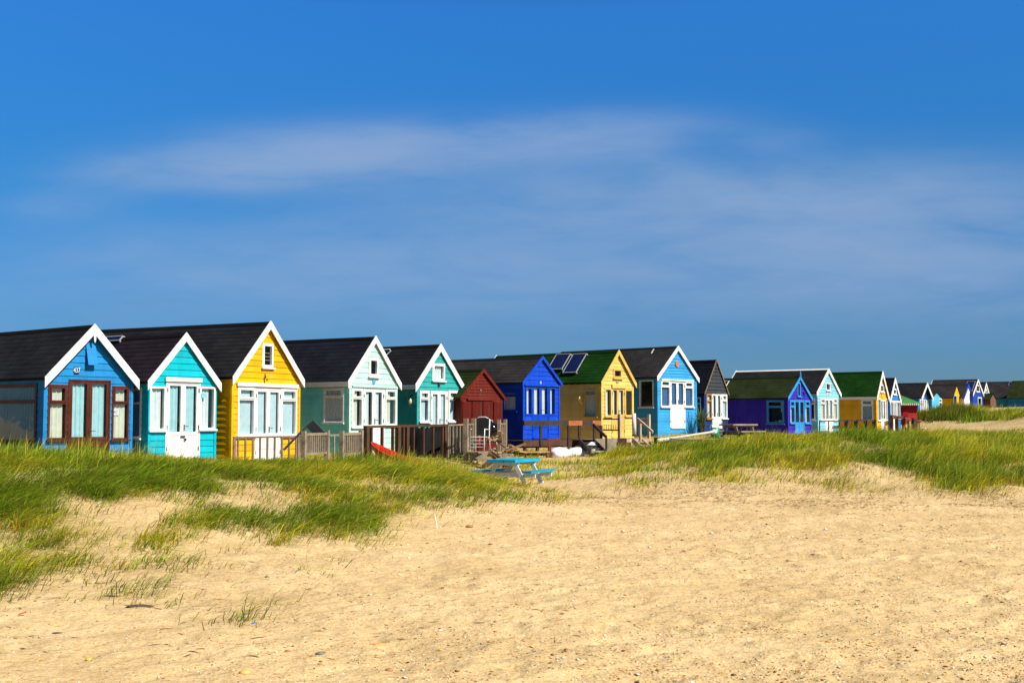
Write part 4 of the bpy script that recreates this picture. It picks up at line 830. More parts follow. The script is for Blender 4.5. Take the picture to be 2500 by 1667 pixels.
mb = MB(); mb.box(.06, h9.W - .06, .04, .06, -.5, -.36)
for i in range(26): xx = .08 + i * (h9.W - .16) / 25; mb.box(xx - .02, xx + .02, .0, .03, -.55, -.02)
mb.build('slatted_skirt', wood('weathered slats', (.25, .20, .10), (.4, .33, .16)), h9.root)
# 10 navy hut
pN = paint('navy boards', (.008, .035, .19)); tan = paint('bare wood trim', (.42, .20, .06))
h10 = Hut('navy blue beach hut with a dark shingled gable and white doors', 6, 193, 468, 57, 43, (325, 277), (192, 690), (471, 692), 1120, pN, F_NAVY, WHITE, D=5.4, of=.05, bw=.05, osd=.05)
h10.window(214, 690, 280, 992, .28, 'blind', fw=.07, mat=tan, sash=False); h10.door(280, 694, 400, 1112, 714, 966, 'blind', fw=.03, cover=.7); h10.window(398, 696, 462, 988, .27, 'blind'); h10.window(98, 735, 156, 980, .3, 'none', True, fw=.04, sash=False)
h10.finish(bargem=wood('thin brown verge', (.14, .09, .05), (.25, .17, .09)), gable=(paint('charcoal shingle boards', (.045, .052, .062), .8, .3), 330, 690))
# 11 purple hut
pV = paint('violet boards', (.042, .024, .46)); pLB = paint('light blue trim', (.04, .32, .74))
h11 = Hut('low violet beach hut with light blue trim and a long olive green roof', 6, 1195, 1470, 62, 39, (1335, 482), (1195, 742), (1481, 742), 1190, pV, F_OLIVE, pLB, D=5.5, of=.16, bw=.15)
h11.window(1212, 766, 1272, 1046, .29, 'blind', cover=.6, fw=.07); h11.door(1272, 764, 1390, 1176, 790, 1030, 'none', fw=.03); h11.window(1390, 768, 1454, 1046, .27, 'blind', cover=.6, fw=.07); h11.window(1303, 556, 1340, 726, 0, 'none', fw=.06, sash=False)
h11.window(942, 768, 1150, 1052, .28, 'none', True, fw=.1, sash=False)
h11.finish(bargem=pLB)
mb = MB(); mb.tube([(h11.W / 2, -h11.of - .02, h11.za - .1), (h11.W / 2, -h11.of - .02, h11.za + .15), (h11.W / 2, -h11.of - .02, h11.za + .3)], [.05, .05, .01], 6); mb.build('finial', pLB, h11.root)
x, z = h11.fp(1380, 690); mb = h11.MF(); mb.box(x - .05, x + .05, .02, .04, z - .1, z + .1); mb.bar((x - .12, .03, z + .05), (x + .12, .03, z - .02), .05, .02); mb.build('emblem', NAVY, h11.root)
# 12 pale cyan hut
pC = paint('pale cyan boards', (.25, .66, .80))
h12 = Hut('pale cyan beach hut with scalloped white bargeboards and a black roof', 6, 1552, 1803, 69, 36, (1677, 388), (1538, 672), (1829, 700), 1185, pC, F_BLACK, D=5.6, of=.3, bw=.2, backtrim=WHITE)
h12.window(1578, 744, 1636, 1008, .24, 'cream', fw=.06); h12.door(1636, 750, 1732, 1180, 770, 992, 'grey', fw=.03); h12.window(1732, 746, 1782, 1008, .24, 'cream', fw=.05); h12.window(1646, 558, 1696, 656, 0, 'none', fw=.07, sash=False); h12.window(1455, 745, 1524, 1008, .25, 'none', True, fw=.08, sash=False)
h12.finish(scallop=True, ridgecap=WHITE)
o = h12.fbox('name_board', 1650, 686, 1692, 716, .02, .04, WHITE); h12.fbox('name_strip', 1655, 694, 1688, 706, .0405, .044, BLACKM, o)
# 13 golden hut
pG = paint('golden yellow boards', (.88, .48, .01))
h13 = Hut('golden yellow beach hut with a green roof and a picket rail in front', 7, 785, 997, 78, 36, (900, 198), (798, 690), (1027, 705), 1400, pG, F_GREEN, D=5.2, of=.35, bw=.2)
h13.window(803, 735, 862, 1152, 0, 'grey', fw=.05, sash=False); h13.door(860, 750, 956, 1345, 775, 1110, 'grey', fw=.03, hinge=False); h13.window(956, 735, 1012, 1150, 0, 'grey', fw=.05, sash=False); h13.window(850, 460, 917, 606, 0, 'none', fw=.08, sash=False)
h13.window(495, 736, 726, 1150, .29, 'grey', True, fw=.09)
h13.finish(fascia=WHITE); h13.fbox('small_sign', 876, 640, 902, 706, .02, .04, flat('buff sign', (.6, .4, .15), .5))
# 14 small blue hut
pD = paint('mid blue boards', (.02, .24, .72))
h14 = Hut('narrow blue beach hut with white bargeboards, right of the golden yellow one', 7, 1040, 1240, 86, 37, (1138, 323), (1042, 752), (1252, 775), 1330, pD, F_BLACK, D=5.5, of=.4, bw=.22)
h14.window(1048, 796, 1098, 1112, 0, 'grey', fw=.05, sash=False); h14.door(1098, 800, 1170, 1330, 820, 1090, 'grey', fw=.03, hinge=False); h14.window(1170, 798, 1226, 1112, 0, 'grey', fw=.05, sash=False); h14.window(1095, 538, 1160, 660, 0, 'none', fw=.1, sash=False)
h14.finish(gband=(1050, 772, 1228, 796, WHITE))
# 15 red pavilion with a hipped roof
pRR = paint('scarlet boards', (.42, .012, .006))
o15 = PC(7, 1262, 1150, 93); e15 = empty('pavilion', o15, R(12), 'square red timber pavilion with a green hipped roof, right of the narrow blue hut', 'pavilion')
w15 = (PC(7, 1590, 1150, 93) - o15).length; t15 = PC(7, 1262, 835, 93).z - o15.z; hh = PC(7, 1230, 560, 94).z - o15.z
mb = MB(lambda a, d, z: (a, -d, z), True); lap(mb, t15, lambda z: (0, w15), [], .13, .02); mb.build('front_wall', pRR, e15)
mb = MB(); mb.box(.0, w15, .005, 3.2, -.5, t15 - .01); mb.build('wall', pRR, e15)
mb = MB(); c0, c1, y0_, y1_ = -2.2, w15 + .35, -.4, 3.6; A = [(c0, y0_, t15), (c1, y0_, t15), (c1, y1_, t15), (c0, y1_, t15), (c0 + .6, (y0_ + y1_) / 2, hh), (c0 + 2., (y0_ + y1_) / 2, hh)]
mb.add(A + [(p[0], p[1], p[2] - .08) for p in A[:4]], [(0, 1, 5, 4), (1, 2, 5), (2, 3, 4, 5), (3, 0, 4), (9, 8, 7, 6), (0, 6, 7, 1), (1, 7, 8, 2), (2, 8, 9, 3), (3, 9, 6, 0)]); ro = mb.build('roof', paint('worn green roof', (.05, .20, .045), .8, .3, .4), e15)
mb = MB()
for i in range(22): xx = c0 + (c1 - c0) * (i + .5) / 22; mb.box(xx - .05, xx + .05, y0_ - .03, y0_ - .001, t15 - .08, t15 + .06)
mb.build('roof_edging', flat('pale edging', (.5, .5, .38), .6), ro)
mb = MB()
for i in range(12): mb.box(.1, .1 + w15 * .33, -.06, -.025, t15 * .28 + i * t15 * .05, t15 * .28 + i * t15 * .05 + t15 * .03)
mb.build('louvred_shutter', pRR, e15)
# 16.. far huts
pF = paint('far blue boards', (.02, .22, .62))
h16 = Hut('blue beach hut with a deep white trimmed porch gable, left of the dark bush', 8, 12, 205, 115, 34, (265, 272), (152, 568), (398, 568), 948, pF, F_BLACK, D=4.3, of=1.2, bw=.28, osd=.3)
h16.window(44, 585, 96, 832, 0, 'white', fw=.1, sash=False); h16.door(96, 590, 172, 945, 600, 800, 'white', fw=.05, hinge=False); h16.window(172, 600, 214, 830, 0, 'white', fw=.08, sash=False)
h16.finish()
pA = paint('aqua boards', (.10, .52, .78))
h17 = Hut('aqua beach hut under a flat grey roof edge, half behind the dark bush', 8, 275, 470, 119, 36, (385, 440), (268, 560), (475, 560), 860, pA, F_GREY, WHITE, D=3, of=.3, bw=.1)
h17.window(408, 572, 466, 745, .4, 'none', fw=.1, sash=False); h17.finish(barge=False)
h18 = Hut('small yellow and white beach hut behind the dark grass mound', 8, 690, 818, 125, 33, (735, 305), (662, 560), (818, 560), 770, pY, F_GREY, pB, D=4, of=.2, bw=.12)
h18.window(690, 515, 745, 735, 0, 'none', fw=.1, sash=False); h18.finish(barge=False)
pW = paint('white boards', (.84, .86, .88))
h19 = Hut('white beach hut with a blue gable edge, right of the small yellow one', 8, 892, 1056, 127, 33, (955, 285), (868, 540), (1072, 575), 800, pW, F_GREY, pRB, D=4, of=.3, bw=.3)
h19.finish(bargem=pRB)
pNV = paint('deep blue boards', (.008, .06, .42))
h20 = Hut('tall deep blue beach hut with white bargeboards on the far skyline', 8, 1062, 1256, 129, 36, (1160, 198), (1064, 500), (1268, 480), 800, pNV, F_GREY, D=4.6, backtrim=WHITE, of=.3, bw=.24)
h20.window(1122, 312, 1184, 446, 0, 'none', fw=.1, sash=False); h20.window(1152, 545, 1226, 790, 0, 'none', fw=.12, sash=False); h20.finish()
h21 = Hut('pale mint beach hut with a narrow white gable, right of the tall deep blue hut', 8, 1256, 1374, 136, 36, (1315, 262), (1268, 470), (1392, 560), 780, paint('ice mint boards', (.45, .75, .75)), F_GREY, D=4, of=.3, bw=.24)
h21.window(1290, 410, 1326, 480, 0, 'none', fw=.08, sash=False); h21.window(1286, 590, 1330, 700, 0, 'none', fw=.1, sash=False); h21.finish()
h22 = Hut('small dark brown hut almost hidden behind the far dune', 8, 1396, 1500, 132, 36, (1452, 470), (1385, 590), (1510, 590), 760, wood('brown boards', (.10, .04, .025), (.16, .07, .04)), F_MOSS, D=4, of=.1, bw=.08); h22.finish(barge=False)
h23 = Hut('long grey roofed hut with a teal side wall on the far dune', 8, 1768, 1960, 146, 38, (1845, 238), (1718, 562), (1975, 562), 780, paint('green teal boards', (.05, .42, .40)), F_GREY, D=4.6, of=.2, bw=.22); h23.finish()
h24 = Hut('dark roofed blue hut cut by the right edge of the picture', 8, 2620, 2800, 140, 36, (2710, 215), (2600, 560), (2820, 560), 800, paint('petrol blue boards', (.015, .20, .42)), F_OLIVE, D=5, of=.2, bw=.2); h24.finish()
h16b = h20.solar([(655, 330), (310, 345), (300, 428), (632, 425)], 'wide solar panel standing on the far grey roof behind the small yellow hut', 8, .1)
h20.solar([(1105, 240), (955, 243), (900, 420), (1045, 420)], 'solar panel high on the far grey roof beside the deep blue gable', 8, .1)
# roof lights and aerial frames
h2.solar([(1200, 204), (990, 208), (960, 245), (1175, 242)], 'white framed solar panel lying flat on the plum roof ridge', 1, .05)
h23.solar([(1815, 240), (1762, 243), (1740, 322), (1795, 322)], 'solar panel on the long grey roof near the right edge', 8, .05)
def roof_frame(h, pts, n, label):
    q = [h.rp(*p, n=n, lift=l) for p, l in pts]; e = empty('aerial_frame', h.world(*q[0]), pi / 2 - h.th, label, 'frame'); mb = MB(); q = [p - q[0] for p in q]
    mb.tube(q, .022, 6); mb.build('tube', WHITE, e); mb = MB(); mb.bar(q[-1] + Vector((0, 0, 0)), q[-1] + Vector((.0, 0, -.15)), .05, .05); mb.build('foot', WHITE, e)
roof_frame(h5, [((1075, 287), .1), ((1140, 285), .1), ((1155, 300), .1), ((1105, 345), .05)], 3, 'white tubular frame on the black roof of the teal hut')
roof_frame(h11, [((435, 537), .1), ((490, 538), .1), ((452, 602), .05)], 6, 'white tubular frame on the olive roof beside the navy gable')
#PART4
# ------------------------------------------------------------------ fences, decks and clutter in front of the huts
GREYW = wood('weathered grey timber', (.13, .10, .065), (.34, .27, .18)); BROWNW = wood('dark stained timber', (.03, .012, .005), (.095, .036, .012)); DARKW = wood('black brown timber', (.018, .010, .007), (.05, .028, .018))
PALEW = wood('pale new timber', (.36, .25, .15), (.55, .42, .28)); REDW = wood('red brown timber', (.10, .02, .012), (.2, .05, .025)); TANW = wood('tan timber', (.26, .15, .06), (.45, .30, .14)); ORANGEW = wood('orange brown boards', (.30, .07, .02), (.45, .13, .04))
def railing(label, crop, xa, xb, yta, ytb, ybot, Ya, Yb, mat, nb=8, posts=(0., 1.), pw=.09, bw=.045, rw=.07, rh=.05, bottom=None, name='railing', group=None, cap=None, prise=.0, bmat=None, postw=None):
    """posts, a top rail and upright balusters between two surveyed points"""
    A = PC(crop, xa, yta, Ya); B = PC(crop, xb, ytb, Yb); zb = PC(crop, (xa + xb) / 2, ybot, (Ya + Yb) / 2).z - .12
    e = empty(name, Vector((A.x, A.y, zb)), 0, label, 'railing', group)
    a = Vector((0, 0, A.z - zb)); b = B - A + a; d = (b - a); L = d.length
    mb = MB(); mb.bar(a, b, rw, rh); mb.build('top_rail', cap or mat, e)
    if bottom is not None: zz = bottom; q = Vector((0, 0, zz)); mb = MB(); mb.bar(a - Vector((0, 0, a.z - zz)), b - Vector((0, 0, a.z - zz)), .04, .06); mb.build('bottom_rail', mat, e)
    for i, f in enumerate(posts):
        p = a + d * f; mb = MB(); w_ = postw or pw; mb.bar(Vector((p.x, p.y, -.15)), p + Vector((0, 0, rh / 2 + prise)), w_, w_, tuple(d.normalized())); mb.build('post', mat, e)
    for i in range(nb):
        f = (i + .5) / nb
        if any(abs(f - q) * L < pw * .8 for q in posts): continue
        p = a + d * f; mb = MB(); mb.bar(Vector((p.x, p.y, 0 if bottom is None else bottom)), p - Vector((0, 0, rh / 2)), bw, bw * .8, tuple(d.normalized())); mb.build('baluster', bmat or mat, e)
    return e
g = 'timber railings in front of the huts'
railing('weathered brown baluster rail across the front of the yellow hut', 2, 910, 1535, 1206, 1196, 1450, 33.2, 34.2, wood('weathered brown timber', (.12, .07, .04), (.28, .19, .12)), 9, (0., .985), .07, .055, group=g)
def pales(label, x0, x1, ytop, Ya, Yb, n, px0=None):
    return railing(label, 3, x0, x1, ytop, ytop - 8, 1330, Ya, Yb, GREYW, n, (0., 1.), .11, .042, .06, .07, .25, 'fence_panel', g, prise=.06)
pales('grey picket panel with close pales below the black slanting box', 322, 545, 1100, 31.6, 33., 11)
pales('grey picket panel with close pales left of the dark stained rail', 685, 868, 1098, 33.2, 34.4, 10)
railing('short grey rail with one baluster between the two picket panels', 3, 560, 662, 1106, 1104, 1320, 33., 33.2, GREYW, 1, (), .05, .05, .05, .05, group=g)
railing('dark stained rail and broad balusters before the mint hut', 3, 912, 1690, 1026, 1010, 1250, 35.4, 39., BROWNW, 8, (0.01, .375, .48, .97), .13, .08, .12, .07, group=g)
railing('thin grey baluster rail right of the dark stained one', 3, 1700, 1862, 1010, 1004, 1240, 39., 40.2, GREYW, 5, (0.,), .05, .045, .07, .05, group=g)
railing('pale grey gate post and slatted rail left of the white chair', 4, 226, 302, 925, 922, 1180, 38.4, 39.2, GREYW, 3, (0., 1.), .13, .05, .05, .05, .12, group=g, prise=.16)
railing('grey slatted rail right of the black barbecue', 4, 543, 602, 920, 918, 1140, 39.2, 40., GREYW, 3, (0., 1.), .1, .05, .05, .05, group=g, prise=.12)
A = PC(4, 262, 1195, 38.); B = PC(4, 432, 1188, 38.6); mb = MB(); e = empty('boardwalk_step', A, 0, 'grey timber step edge below the white garden chair', 'step'); mb.bar((0, 0, 0), B - A, .5, .05); mb.build('tread', GREYW, e)
mb = MB(); mb.bar((0, 0, -.14), Vector((1.35, .35, -.14)), .04, .2); mb.build('riser', GREYW, e)
for q in (.05, 1.25): mb = MB(); mb.bar((q, q * .25, -.6), (q, q * .25, -.03), .07, .07); mb.build('leg', GREYW, e)

# slanting black pole and box
A = PC(11, -60, 770, 32.6); B = PC(11, 455, 235, 33.); e = empty('leaning_pole', A, 0, 'slanting black pole rising behind the brown rail of the yellow hut', 'pole'); mb = MB(); mb.bar((0, 0, 0), B - A, .05, .05); mb.build('shaft', BLACKM, e)
A = PC(11, 455, 262, 32.8); B = PC(11, 670, 490, 32.8); e = empty('slanting_box', A, 0, 'black oblong box tilted above the grey picket panel', 'box'); mb = MB(); mb.bar((0, 0, 0), B - A, .22, .25, (.6, 0, .8)); mb.build('case', BLACKM, e)
mb = MB(); q = (B - A); mb.bar(q * .45 + Vector((-.05, 0, -.1)), q * .25 + Vector((-.1, 0, -.5)), .035, .035); mb.build('bracket', BLACKM, e)

def boat(name, label, cat, A, B, wdt, hgt, mat, rise=.2, rimmat=None, upturned=False, group=None):
    e = empty(name, A, math.atan2(B.y - A.y, B.x - A.x), label, cat, group); L = (B - A).length; n = 18; m = 9; pts = []; dz = B.z - A.z
    for i in range(n + 1):
        t = i / n; w_ = wdt / 2 * max(.02, sin(pi * min(1, max(0, t))) ** (.25 if upturned else .55)); zz = rise * (2 * t - 1) ** 2 * (1 if not upturned else .3)
        for k in range(m):
            a = pi * k / (m - 1); yy = -cos(a) * w_; dd = -sin(a) ** .8 * hgt * (.35 + .65 * sin(pi * t) ** .5)
            pts.append((t * L, yy, dz * t + zz + (dd if not upturned else -dd)))
    F_ = [(i * m + k, i * m + k + 1, (i + 1) * m + k + 1, (i + 1) * m + k) for i in range(n) for k in range(m - 1)]
    mb = MB(); mb.add(pts, F_); o = mb.build('hull', mat, e, True); sm = o.modifiers.new('s', 'SOLIDIFY'); sm.thickness = .025
    for sd_ in (0, m - 1):
        mb = MB(); mb.tube([Vector(pts[i * m + sd_]) for i in range(n + 1)], .022, 6); mb.build('gunwale', rimmat or mat, e, True)
    return e
boat('rowing_boat', 'red upturned bow of a small boat lying in the grass by the dark stained rail', 'boat', PC(3, 968, 1214, 34.4), PC(3, 1500, 1425, 33.2), .55, .34, paint('faded red hull', (.62, .03, .012), .4, .15), .12, paint('red rim', (.7, .05, .03), .4))
# white garden chair
A = PC(4, 350, 1175, 39.); e = empty('garden_chair', A, R(-20), 'white tubular garden chairs stacked behind the grey gate post', 'chair'); WM = flat('white enamelled tube', (.8, .82, .84), .35)
mb = MB(); w_ = .27
for sx in (-1, 1):
    mb.tube([(sx * w_, -.25, 0), (sx * w_ * .95, -.2, .42), (sx * w_ * .9, -.12, .68), (sx * w_ * .95, .25, .66), (sx * w_ * .9, .3, .98)], .017, 6)
    mb.tube([(sx * w_, .3, 0), (sx * w_ * .92, .25, .45), (sx * w_ * .9, .32, .98)], .017, 6)
mb.tube([(-w_ * .9, .31, .98), (-.1, .33, 1.06), (.1, .33, 1.06), (w_ * .9, .31, .98)], .017, 6); mb.build('chair_frame', WM, e, True)
mb = MB()
for i in range(8): mb.tube([(-w_ * .9, .27 + .006 * i, .5 + i * .062), (w_ * .9, .27 + .006 * i, .5 + i * .062)], .009, 5)
mb.build('backrest', WM, e); mb = MB()
for i in range(8): mb.tube([(-w_ * .92, -.2 + i * .06, .43), (w_ * .92, -.2 + i * .06, .43)], .01, 5)
for hz in (.12, .22, .32): mb.tube([(-w_ * .94, -.23, hz), (w_ * .94, -.23, hz)], .008, 5)
mb.build('seat', WM, e); mb = MB(); mb.box(-.25, .25, .18, .24, .47, 1.02); mb.build('cushion', BLACKM, e)
# kettle barbecue
A = PC(4, 462, 1175, 39.8); e = empty('kettle_barbecue', A, 0, 'shiny black kettle barbecue behind the pile of timber', 'barbecue'); zc = PC(4, 462, 978, 39.8).z - A.z; GB = flat('black enamel', (.008, .008, .01), .08)
mb = MB(); mb.lathe([(.05, -.26), (.16, -.22), (.27, -.10), (.30, 0)], 20, (0, 0, zc)); mb.build('bowl', GB, e, True); mb = MB(); mb.lathe([(.305, 0), (.29, .10), (.22, .19), (.10, .245), (.03, .255)], 20, (0, 0, zc + .01)); l_ = mb.build('lid', GB, e, True)
mb = MB(); mb.tube([(-.07, 0, zc + .25), (-.06, 0, zc + .31), (.06, 0, zc + .31), (.07, 0, zc + .25)], .012, 6); mb.build('handle', WM, l_)
for k in range(3): a = k * 2.1 + .4; mb = MB(); mb.tube([(cos(a) * .15, sin(a) * .15, zc - .2), (cos(a) * .3, sin(a) * .3, -.1)], .013, 6); mb.build('leg', WM, e)
A = PC(4, 350, 1185, 39.6); e = empty('gas_bottle', A, 0, 'red gas bottle standing under the white garden chair', 'gas bottle'); mb = MB(); mb.lathe([(.08, 0), (.11, .03), (.11, .3), (.08, .36), (.05, .45)], 16); mb.build('cylinder', flat('red enamel', (.22, .008, .006), .45), e, True); mb = MB(); mb.lathe([(.05, .45), (.05, .5), (.03, .52)], 10); mb.build('valve', flat('brass', (.3, .2, .08), .4), e)
# tarpaulin covered heap behind the rails
A = PC(3, 1640, 1240, 41.); e = empty('covered_heap', A, R(50), 'black tarpaulin covered heap behind the rails of the teal hut', 'tarpaulin'); mb = MB(); n = 14; pts = []
for j in range(n + 1):
    for i in range(n + 1):
        x = (i / n - .5) * 3.0; y = (j / n - .5) * 1.1; ed = min(1, min(i, n - i, j, n - j) / 1.5); pts.append((x + .04 * sin(j * 3.), y + .04 * sin(i * 2.3), -.2 + ed * (.85 + .10 * sin(i * 1.1) + .05 * sin(j * 2.1 + i))))
mb.add(pts, [(j * (n + 1) + i, j * (n + 1) + i + 1, (j + 1) * (n + 1) + i + 1, (j + 1) * (n + 1) + i) for j in range(n) for i in range(n)]); mb.build('tarpaulin', flat('black tarpaulin', (.008, .008, .009), .8, 0, .1), e, True)
# pile of timber offcuts: every board is a thing
random.seed(11); proto = None
pile = [((430, 1050), (490, 1085), 1.0), ((485, 1085), (548, 1025), .2), ((470, 1040), (600, 1140), .5), ((548, 985), (560, 1100), .3), ((540, 1000), (570, 1010), .6), ((600, 1180), (790, 1110), .0), ((640, 1120), (720, 1160), .4), ((455, 1160), (540, 1240), .2),
        ((480, 1165), (560, 1230), .8), ((520, 1195), (620, 1185), .1), ((500, 1155), (440, 1225), .6), ((690, 1150), (780, 1110), .9), ((575, 1190), (650, 1140), .3), ((545, 1240), (700, 1235), .0), ((450, 1195), (500, 1250), -.2), ((620, 1180), (780, 1185), .5), ((470, 1175), (590, 1250), -.1), ((650, 1125), (665, 1185), .2)]
where = ['upright end', 'crossed top', 'long diagonal', 'bent tall', 'short upper', 'long sloping', 'short middle', 'lower left', 'inner left', 'flat lower', 'steep left', 'raised right', 'slanted middle', 'bottom', 'lowest left', 'flat right', 'low slanted', 'propped middle']
base = Vector(PC(4, 600, 1260, 36.9)); base.z = 0
for i, (a, b, off) in enumerate(pile):
    A = PC(4, *a, 36.6 + off); B = PC(4, *b, 36.9 + off * .5 + .3); mb = MB(); mb.bar((0, 0, 0), B - A, .09, .045); o = mb.build('timber_offcut', (TANW, GREYW, wood('rotting board', (.10, .05, .02), (.24, .14, .06)))[i % 3], None)
    o.location = A; tag(o, 'old board in the pile of scrap timber behind the blue topped picnic table', 'board', 'old boards piled behind the blue topped picnic table')
for (xx, zz, rr, Y_) in ((470, 1240, .5, 37.2), (560, 1250, .5, 37.4)):
    A = PC(4, xx, zz, Y_); mb = MB(); mb.box(-.28, .32, -.25, .25, -.6, -.06); o = mb.build('crate', (TANW if xx < 500 else REDW), None); o.location = A; tag(o, 'tan wooden crate under the left of the scrap timber pile' if xx < 500 else 'red brown box under the right of the scrap timber pile', 'crate')

# picnic tables
def picnic(label, corner, az, L, topm, legm, H=.74, wtop=.78, name='picnic_table'):
    """corner: near right corner of the table top; az: direction of the long side"""
    ly = Vector((sin(az), cos(az), 0)); lx = Vector((cos(az), -sin(az), 0)); e = empty(name, corner - lx * wtop / 2 - Vector((0, 0, H)), -az, label, 'picnic table')
    n = 5; pw = wtop / n
    for i in range(n): mb = MB(); x = -wtop / 2 + pw * (i + .5); mb.box(x - pw / 2 + .006, x + pw / 2 - .006, random.uniform(-.015, .01), L, H - .07, H); mb.build('top_plank', topm, e)
    for s_ in (-1, 1):
        for j in (0, 1): mb = MB(); x = s_ * (.62 + .13 * j); mb.box(x - .06, x + .06, 0, L, .42, .47); mb.build('bench_plank', topm, e)
    for y in (.28, L - .28):
        for s_ in (-1, 1): mb = MB(); mb.bar((s_ * .22, y, H - .05), (s_ * .62, y, -.04), .045, .10, (0, 1, 0) if False else (s_, 0, .5)); mb.build('leg', legm, e)
        mb = MB(); mb.box(-.78, .78, y + .03, y + .07, .30, .4195); mb.build('bench_bearer', legm, e); mb = MB(); mb.box(-.34, .34, y + .03, y + .07, H - .15, H - .071); mb.build('top_bearer', legm, e)
    return e
TB = paint('turquoise blue planks', (.01, .42, .62), .5, .2, .4)
t1 = picnic('picnic table with turquoise top and benches on white legs, in the dip between the dunes', PC(4, 700, 1264, 30.2), R(24), 1.6, TB, paint('flaking white legs', (.75, .77, .78), .6, .15, .5), .74)
t2 = picnic('weathered grey picnic table on the turf before the navy hut', PC(6, 540, 1052, 51.0), R(50), 1.6, GREYW, wood('dark weathered legs', (.10, .075, .05), (.26, .2, .14)), .76)

# deck before the royal blue and primrose huts
A = PC(4, 775, 1078, 44.6); B = PC(4, 1515, 1070, 47.5); e = empty('raised_deck', Vector((A.x, A.y, A.z)), math.atan2(B.y - A.y, B.x - A.x), 'raised dark timber deck in front of the royal blue and primrose huts', 'deck'); Ld = (Vector((B.x, B.y, 0)) - Vector((A.x, A.y, 0))).length
mb = MB()
for i in range(8): mb.box(0, Ld, .02 + i * .15, .155 + i * .15, -.03, .0)
mb.build('deck_boards', DARKW, e); mb = MB(); mb.box(0, Ld, -.022, .018, -.22, .002); mb.build('fascia', BROWNW, e)
for i in range(7):
    x = .15 + i * (Ld - .3) / 6; mb = MB(); mb.box(x - .05, x + .05, .03, .13, -.95, -.032); mb.build('leg', BROWNW, e)
hd = (PC(4, 1000, 922, 45.8).z - A.z)
for a, b, m_ in ((0, .56, DARKW), (.56, .74, ORANGEW), (.74, .88, DARKW), (.88, 1.0, ORANGEW)): mb = MB(); mb.box(Ld * a, Ld * b - .004, -.05, .07, hd - .05, hd + .13); mb.build('handrail', m_, e)
for f in (.205, .56, .70, .90, .995): mb = MB(); x = Ld * f; mb.box(x - .055, x + .055, -.0215 - .05, -.024, -.8 if f in (.56, .995) else -.2, hd - .052); mb.build('post', DARKW, e)
A = PC(4, 1445, 925, 45.4); B = PC(4, 1568, 1045, 44.6); C0 = PC(4, 1310, 1085, 45.); D0 = PC(4, 1415, 1195, 43.6)
e = empty('deck_stairs', C0, 0, 'dark timber steps coming down from the raised deck', 'stairs')
for off in (Vector((0, 0, 0)), Vector((.55, .5, 0))): mb = MB(); mb.bar(off, D0 - C0 + off, .05, .22); mb.build('stringer', DARKW, e)
for i in range(4): q = (D0 - C0) * (i + .6) / 4; mb = MB(); mb.bar(q, q + Vector((.55, .5, 0)), .24, .04); mb.build('tread', GREYW if i == 3 else DARKW, e)
mb = MB(); mb.bar(A - C0, B - C0, .06, .10); mb.build('handrail', DARKW, e); mb = MB(); q = B - C0; mb.bar(q, q - Vector((0, 0, 1.0)), .08, .08); mb.build('post', DARKW, e)
A = PC(4, 768, 1190, 43.); B = PC(4, 1010, 1186, 43.4); e = empty('bench', A, 0, 'low red brown timber bench between the scrap pile and the deck', 'bench'); mb = MB(); mb.bar((0, 0, 0), B - A, .3, .05); mb.build('seat', TANW, e)
for f in (.1, .92): q = (B - A) * f; mb = MB(); mb.bar(q - Vector((0, 0, .03)), q - Vector((-.06, 0, .5)), .06, .06); mb.build('leg', REDW, e)
A = PC(4, 1030, 1068, 43.6); mb = MB(); mb.bar((0, 0, 0), (0, 0, -.75), .1, .1); mb.bar((-.1, 0, -.02), (.35, .1, 0.), .1, .08); o = mb.build('post', REDW); o.location = A; tag(o, 'red brown post under the left part of the raised deck', 'post')
WH = flat('white hull', (.82, .84, .84), .3)
gb = 'white upturned hulls under the deck'
boat('upturned_dinghy', 'white upturned hull under the deck, the left one beside the red brown post', 'boat', PC(4, 1046, 1240, 43.6), PC(4, 1196, 1236, 44.3), .75, .34, WH, .05, None, True, gb)
boat('upturned_dinghy', 'white upturned hull under the deck, the middle one left of the steps', 'boat', PC(4, 1212, 1232, 44.), PC(4, 1362, 1222, 44.8), .7, .30, WH, .05, None, True, gb)
boat('upturned_dinghy', 'small white upturned hull right of the deck steps', 'boat', PC(4, 1396, 1192, 44.8), PC(4, 1484, 1186, 45.4), .6, .36, WH, .05, None, True, gb)

# porch of the primrose hut
A = PC(5, 662, 1228, 47.0); ex = h8.ex; ang = pi / 2 - h8.th; e = empty('porch', A, ang, 'weathered timber porch with worn orange paint before the primrose hut', 'porch'); LP = 1.95
mb = MB(); mb.box(-1.7, LP, 0, 1.0, -.05, 0)
mb.build('deck_boards', GREYW, e); mb = MB(); mb.box(0, LP, -.03, -.002, -.62, -.03); mb.build('skirt', wood('peeling orange boards', (.42, .13, .05), (.52, .42, .34)), e); mb = MB(); mb.box(-1.7, -.003, -.03, -.002, -.5, -.03); mb.build('skirt', GREYW, e)
def P5(x, y, Y): q = PC(5, x, y, Y) - A; c_, s_ = cos(-ang), sin(-ang); return Vector((q.x * c_ - q.y * s_, q.x * s_ + q.y * c_, q.z))
for (x, yt, w_) in ((650, 935, .11), (1000, 937, .10)): t_ = P5(x, yt, 47. if x < 700 else 48.5); mb = MB(); mb.bar(t_, (t_.x, t_.y, -.75), w_, w_, (1, 0, 0)); mb.build('post', PALEW, e)
a = P5(450, 996, 47.2); b = P5(645, 994, 46.95); 
for q_ in (0, .42): mb = MB(); mb.bar(a - Vector((0, 0, q_)), b - Vector((0, 0, q_)), .04, .05); mb.build('rail', DARKW, e)
mb = MB()
for i in range(7): q = a.lerp(b, (i + .5) / 7); mb.bar(q - Vector((0, 0, .2)), q - Vector((0, 0, .42)), .012, .012)
mb.build('iron_uprights', BLACKM, e)
